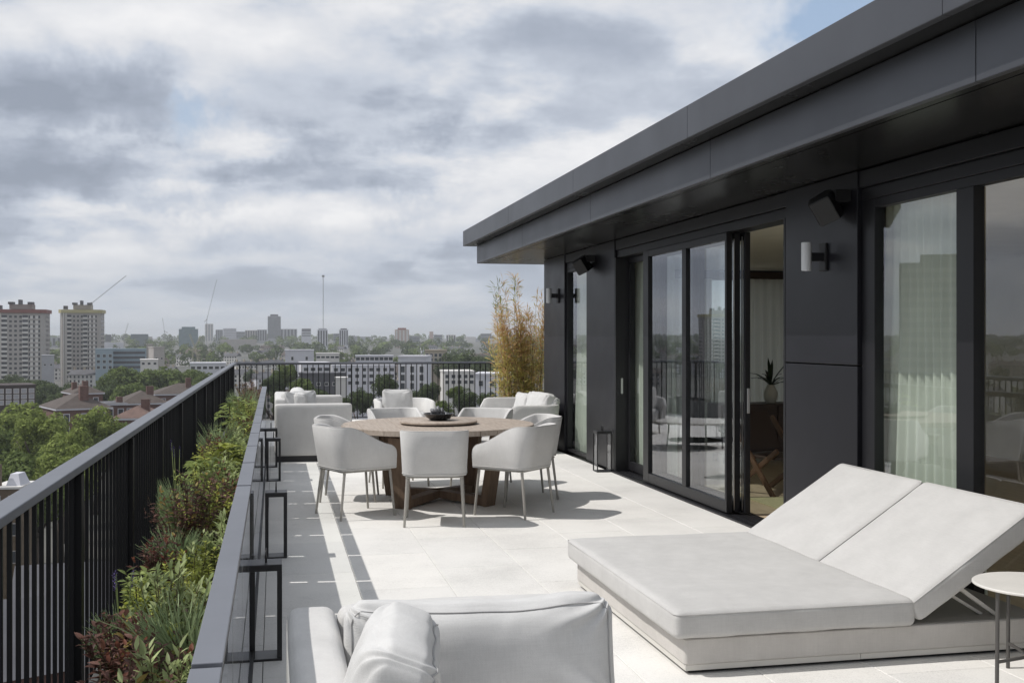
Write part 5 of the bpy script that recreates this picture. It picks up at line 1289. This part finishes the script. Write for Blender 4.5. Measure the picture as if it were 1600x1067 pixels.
# mid distance: single windows are objects
def facade(name, label, px0, px1, ytop, d, m, nx, rws, ww, wh, depth=14, rz=0.0, roofm=None, parapet=True, cat='building', pane=None):
    t, w, g = bsite(name, label, px0, px1, d, rz, None, cat); h = zat(ytop, d) - g; k = d / F_PX
    MB().box(-w / 2, w / 2, 0, depth, 0, h).build('wall', m, t)
    if parapet: MB().box(-w / 2 - .2, w / 2 + .2, -0.2, depth + .2, h, h + 0.5).build('parapet', roofm or m, t)
    fr = MB().box(-ww / 2 - .12, ww / 2 + .12, -0.05, 0.02, -wh / 2 - .12, wh / 2 + .12).mesh('frame', C_CONC2)
    pn = MB().box(-ww / 2, ww / 2, -0.08, -0.04, -wh / 2, wh / 2).mesh('window', pane or C_WIN)
    for py in rws:
        for i in range(nx):
            o = link('window', pn, t); o.location = (-w / 2 + w * (i + 0.5) / nx, 0, zat(py, d) - g)
            f = link('frame', fr, o); f.location = (0, 0, 0)
    return t, w, h
facade('white_building', 'left wing of the long white building behind the railing', 473, 516, 568, 420, C_WHITE, 4, (577, 588), 1.7, 1.25, rz=0.12)
facade('white_building', 'middle of the long white building with two rows of dark windows', 520, 618, 572, 400, C_WHITE, 9, (577.5, 587.5, 598), 1.35, 1.2, rz=0.05)
facade('white_building', 'right wing of the long white building with tall windows', 622, 666, 558, 385, C_WHITE, 3, (577, 590, 603), 1.3, 2.1, rz=-0.15)
facade('glass_penthouse', 'glazed rooftop storey on the long white building', 556, 614, 557, 430, C_WHITE, 8, (560.5,), 1.5, 1.2, depth=8)
facade('white_box', 'plain white box building left behind the long white building', 446, 490, 548, 520, C_WHITE, 2, (560,), 1.0, 1.6)
facade('white_building', 'low white block with five dark windows at the handrail corner', 298, 352, 568.5, 460, C_WHITE, 6, (574.5,), 1.6, 1.1)
facade('grey_shed', 'dark grey roofed shed below the left wing of the white building', 468, 540, 585, 330, C_DGREY, 6, (600,), 1.0, 0.8, depth=10)
facade('utility_box', 'small pale box building standing by the grey shed', 524, 542, 592.5, 290, C_CONC2, 1, (640,), 1.0, 1.0, depth=6)
facade('white_terrace', 'low white terrace with pale bands left of the bamboo', 694, 742, 582, 330, C_CONC2, 5, (588, 597), 1.1, 1.0, rz=0.1)
facade('white_terrace', 'bluish white house with two windows left of the bamboo', 742, 798, 586, 300, C_WHITE, 3, (599,), 1.1, 1.4, rz=-0.08)
facade('white_terrace', 'tan stone terrace behind the right wing of the white building', 664, 698, 548, 560, C_TAN, 5, (555, 562), 1.4, 1.6)
facade('green_roof_hall', 'low hall with a pale green roof behind the white building', 494, 530, 553, 560, C_CONC2, 5, (558,), 1.8, 1.0)
facade('blue_building', 'pale blue building behind the yellow topped tower', 150, 176, 546, 620, C_BLUE, 3, (556, 565, 574), 1.6, 1.6)
t_, w_, h_ = facade('blue_building', 'blue grey office with window bands right of the pale blue one', 174, 228, 546, 640, C_BLUE, 2, (640,), 1, 1)
mb = MB()
for py in (551, 558.5, 566, 573.5): z = zat(py, 640) - t_.location.z; mb.box(-w_ / 2 + 1, w_ / 2 - 1, -0.2, 0.2, z - 0.75, z + 0.7)
tag(mb.build('window_bands', C_DGREY, t_), kind='stuff')
facade('concrete_church', 'grey brown concrete block with a tall square tower', 229, 238, 539, 610, C_CONC, 1, (560,), 0.8, 2.5, depth=5)
facade('concrete_church', 'angular grey brown block beside the tall square tower', 240, 257, 543, 600, C_CONC, 2, (560,), 0.8, 1.0, depth=9, rz=0.3)
facade('white_building', 'small white flat roofed house at the foot of the concrete tower', 220, 246, 563, 520, C_CONC2, 3, (568,), 1.2, 1.0)
facade('grey_slab', 'grey slab building between the two residential towers', 66, 84, 556, 600, C_GREY, 2, (570,), 1, 1)
facade('dark_brick_block', 'dark brick block with white window frames at the left edge', -25, 52, 604, 330, DBRICK, 7, (611, 620, 629), 1.3, 1.2, rz=0.1, pane=C_GREY)
def gable(px0, px1, ytop, yr, d, mw, mr, depth, nw):
    """terraced house with a pitched roof: one prototype mesh pair"""
# rows of roofs through the middle distance
HP = []
for k, (mw, mr) in enumerate(((C_CONC2, C_DGREY), (C_TAN, C_ROOFT), (C_WHITE, C_DGREY), (C_CONC, C_ROOFT))):
    mb = MB(); L, D, hh = (16 + 5 * k), 9, 8.5
    mb.box(-L / 2, L / 2, -D / 2, D / 2, 0, hh)
    wl = mb.mesh('wall', mw); rf = MB().add([(-L / 2 - .4, -D / 2 - .5, hh - .1), (L / 2 + .4, -D / 2 - .5, hh - .1), (L / 2 + .4, D / 2 + .5, hh - .1), (-L / 2 - .4, D / 2 + .5, hh - .1), (-L / 2 - .4, 0, hh + 3), (L / 2 + .4, 0, hh + 3)],
                                 [(0, 1, 5, 4), (2, 3, 4, 5), (0, 4, 3), (1, 2, 5), (3, 2, 1, 0)]).mesh('roof', mr)
    cm = MB()
    for q in (-0.4, 0, 0.4): cm.box(L * q - .6, L * q + .6, -.5, .5, hh + 2.2, hh + 4.4)
    cm = cm.mesh('chimneys', C_TAN); wn = rows(L, 0.5, hh, 6 + k, 3, 1.1, 1.5, -D / 2).mesh('windows', C_WIN)
    HP.append((wl, rf, cm, wn))
rh = random.Random(9)
for i in range(150):
    px = rh.uniform(-950, 830) if i % 4 else rh.uniform(-2100, -900); d = rh.uniform(470, 1500) if i % 3 else rh.uniform(600, 900)
    if px < -950: d *= 0.45
    if -30 < px < 420 and d < 620: continue
    x, y = at(px, d); k = rh.randrange(4)
    t = thing('terraced_house', ('pale terraced row with slate roof among distant trees', 'tan terraced row with brown roof among distant trees', 'white terraced row with slate roof among distant trees', 'grey brown terraced row with brown roof among distant trees')[k], 'house', (x, y, ground(math.hypot(x, y))), -math.atan2(x, y) + rh.choice((-0.5, 0.1, 0.6, 1.3)), 'terraced rows among the distant trees')
    for nm, me in zip(('wall', 'roof', 'chimneys', 'windows'), HP[k]):
        o = link(nm, me, t)
        if nm in ('windows', 'chimneys'): o['kind'] = 'stuff'

# brick houses with hipped roofs below the handrail
def hip(name, label, px0, px1, yeave, ypeak, d, depth, mr, rz=0.0, ch=(), wins=True, tier=None):
    t, w, g = bsite(name, label, px0, px1, d, rz); he = zat(yeave, d) - g; hp = zat(ypeak, d) - g; D = depth
    MB().box(-w / 2, w / 2, 0, D, 0, he).build('wall', BRICK, t)
    MB().box(-w / 2 - .5, w / 2 + .5, -0.5, D + .5, he, he + 0.45).build('eaves', C_WHITE, t)
    r = min(w, D) / 2 * 0.92; e = 0.6
    vs = [(-w / 2 - e, -e, he + .45), (w / 2 + e, -e, he + .45), (w / 2 + e, D + e, he + .45), (-w / 2 - e, D + e, he + .45)]
    if w >= D: vs += [(-w / 2 + r, D / 2, hp), (w / 2 - r, D / 2, hp)]; fs = [(0, 1, 5, 4), (1, 2, 5), (2, 3, 4, 5), (3, 0, 4), (3, 2, 1, 0)]
    else: vs += [(0, r, hp), (0, D - r, hp)]; fs = [(0, 1, 4), (1, 2, 5, 4), (2, 3, 5), (3, 0, 4, 5), (3, 2, 1, 0)]
    rf = MB().add(vs, fs).build('roof', mr, t)
    for cx, cy, cw, chh in ch: MB().box(cx * w - cw / 2, cx * w + cw / 2, cy * D - .7, cy * D + .7, he, hp + chh).build('chimney', BRICK, rf)
    if wins:
        pn = MB().box(-0.6, 0.6, -0.12, 0.0, -0.9, 0.9).mesh('window', C_WIN); fr = MB().box(-0.8, 0.8, -0.1, 0.02, -1.1, 1.1).mesh('frame', C_WHITE)
        nx = max(2, int(w / 4))
        for j in range(3):
            for i in range(nx):
                o = link('window', pn, t); o.location = (-w / 2 + w * (i + .5) / nx, 0, he - 2.0 - 3.1 * j); link('frame', fr, o)
        for j in range(3):
            for i in range(3):
                o = link('window', pn, t); o.location = (w / 2, D * (i + .5) / 3, he - 2.0 - 3.1 * j); o.rotation_euler = (0, 0, R(90)); link('frame', fr, o)
    return t
hip('brick_house', 'brick house with brown hipped roof and big chimney left of the handrail', 92, 172, 640, 617, 285, 18, C_ROOFT, R(14), ch=((0.05, 0.2, 2.2, 2.2),))
hip('brick_house', 'upper hipped roof with white eaves behind the big chimney house', 117, 160, 616, 602, 330, 14, C_ROOFT, R(14), ch=((0.0, 0.3, 1.6, 1.2), (-0.3, 0.5, 1.4, 0.8)))
hip('brick_house', 'low brick house with pinkish hipped roof close to the handrail', 178, 238, 656, 636, 265, 16, C_ROOFP, R(-10), ch=((0.2, 0.4, 2.0, 1.6),))
hip('brick_house', 'wide brick house with dark hipped roof and white eaves behind the pinkish one', 192, 262, 632, 612, 320, 16, C_ROOFT, R(8), ch=((0.15, 0.3, 2.0, 1.4),))
hip('brick_house', 'brick house with white eaves touching the handrail at the right', 246, 330, 617, 600, 350, 16, C_ROOFT, R(6), ch=((0.1, 0.3, 1.6, 1.8),))
hip('brick_house', 'flat brick link between the hipped houses', 165, 196, 633, 629, 300, 12, C_DGREY, R(10), ch=((0.3, 0.3, 1.6, 1.4),))
# brown building with a white roof lantern at the left edge
t, w, g = bsite('roof_lantern_house', 'brown building with a white roof lantern at the left edge', -14, 30, 120, R(-20)); he = zat(764, 120) - g
STONEB = mat('brown_stone', (0.12, 0.09, 0.06), 0.9, var=0.25, vscale=1.2)
MB().box(-w / 2, w / 2, 0, 5, 0, he).build('wall', STONEB, t); MB().box(-w / 2 - .15, w / 2 + .15, -.15, 5.15, he, he + .25).build('cornice', C_CONC2, t)
MB().add([(-0.2, 0.8, he + .25), (w / 2 - .2, 0.8, he + .25), (w / 2 - .2, 3.8, he + .25), (-0.2, 3.8, he + .25), (0.1, 1.3, he + 1.5), (w / 2 - .6, 1.3, he + 1.5), (w / 2 - .6, 3.3, he + 1.5), (0.1, 3.3, he + 1.5)],
         [(0, 1, 5, 4), (1, 2, 6, 5), (2, 3, 7, 6), (3, 0, 4, 7), (4, 5, 6, 7)]).build('roof_lantern', C_WHITE, t)
for cx in (-0.9, 0.75):
    for j in range(3):
        o = MB().box(cx - .35, cx + .35, -0.06, 0.05, he - 2.0 - 3 * j, he - .8 - 3 * j).build('window', C_WIN, t); MB().box(cx - .45, cx + .45, -0.04, 0.04, he - 2.12 - 3 * j, he - .7 - 3 * j).build('frame', C_CONC, o)
MB().box(-w / 2 + .2, -w / 2 + .8, 0.5, 1.1, he, he + 2.6).build('chimney', STONEB, t)
# street side below the railing bars
for i, (px, d, hgt, m, lb) in enumerate(((-40, 62, 15, BRICK, 'brick terrace glimpsed between the nearest railing bars'), (60, 75, 13, C_CONC, 'brownish rendered house glimpsed through the railing bars'), (140, 92, 12, BRICK, 'brick house glimpsed low through the railing bars'),
                                       (-220, 90, 16, BRICK, 'brick house beyond the left picture edge'))):
    x, y = at(px, d); t = thing('street_house', lb, 'house', (x, y, -33), R(25 - 10 * i)); MB().box(-6, 6, 0, 9, 0, hgt).build('wall', m, t)
    MB().add([(-6.3, -.4, hgt), (6.3, -.4, hgt), (6.3, 9.4, hgt), (-6.3, 9.4, hgt), (-6.3, 4.5, hgt + 3), (6.3, 4.5, hgt + 3)], [(0, 1, 5, 4), (2, 3, 4, 5), (0, 4, 3), (1, 2, 5), (3, 2, 1, 0)]).build('roof', C_DGREY, t)
    for j in range(3):
        for q in (-4, -1.3, 1.3, 4): o = MB().box(q - .5, q + .5, -.1, .05, 2 + j * 3.6, 3.7 + j * 3.6).build('window', C_WIN, t); MB().box(q - .62, q + .62, -.07, .04, 1.88 + j * 3.6, 3.82 + j * 3.6).build('frame', C_WHITE, o)
ro = MB().add([at(-500, 55) + (-32.99,), at(330, 45) + (-32.99,), at(330, 54) + (-32.99,), at(-500, 64) + (-32.99,)], [(0, 1, 2, 3)])
struct(ro.build('road', mat('asphalt', (0.05, 0.05, 0.052), 0.9, var=0.15)))

# ------------------------------------------------------------------ hazy air
hz = MB().box(-14300, 14300, -14300, 14300, -34.5, 75).build('haze', None)
hm = bpy.data.materials.new('haze_air'); hm.use_nodes = True; T = NT(hm.node_tree); T.n.clear()
o_ = T.node('ShaderNodeOutputMaterial'); pv = T.node('ShaderNodeVolumePrincipled'); pv.inputs['Density'].default_value = 0.00015
pv.inputs['Color'].default_value = (0.9, 0.93, 0.97, 1); pv.inputs['Anisotropy'].default_value = 0.2
T.l.new(pv.outputs[0], o_.inputs['Volume']); hz.data.materials.clear(); hz.data.materials.append(hm); hz['kind'] = 'stuff'; hz['label'] = 'thin grey haze over the distant city'
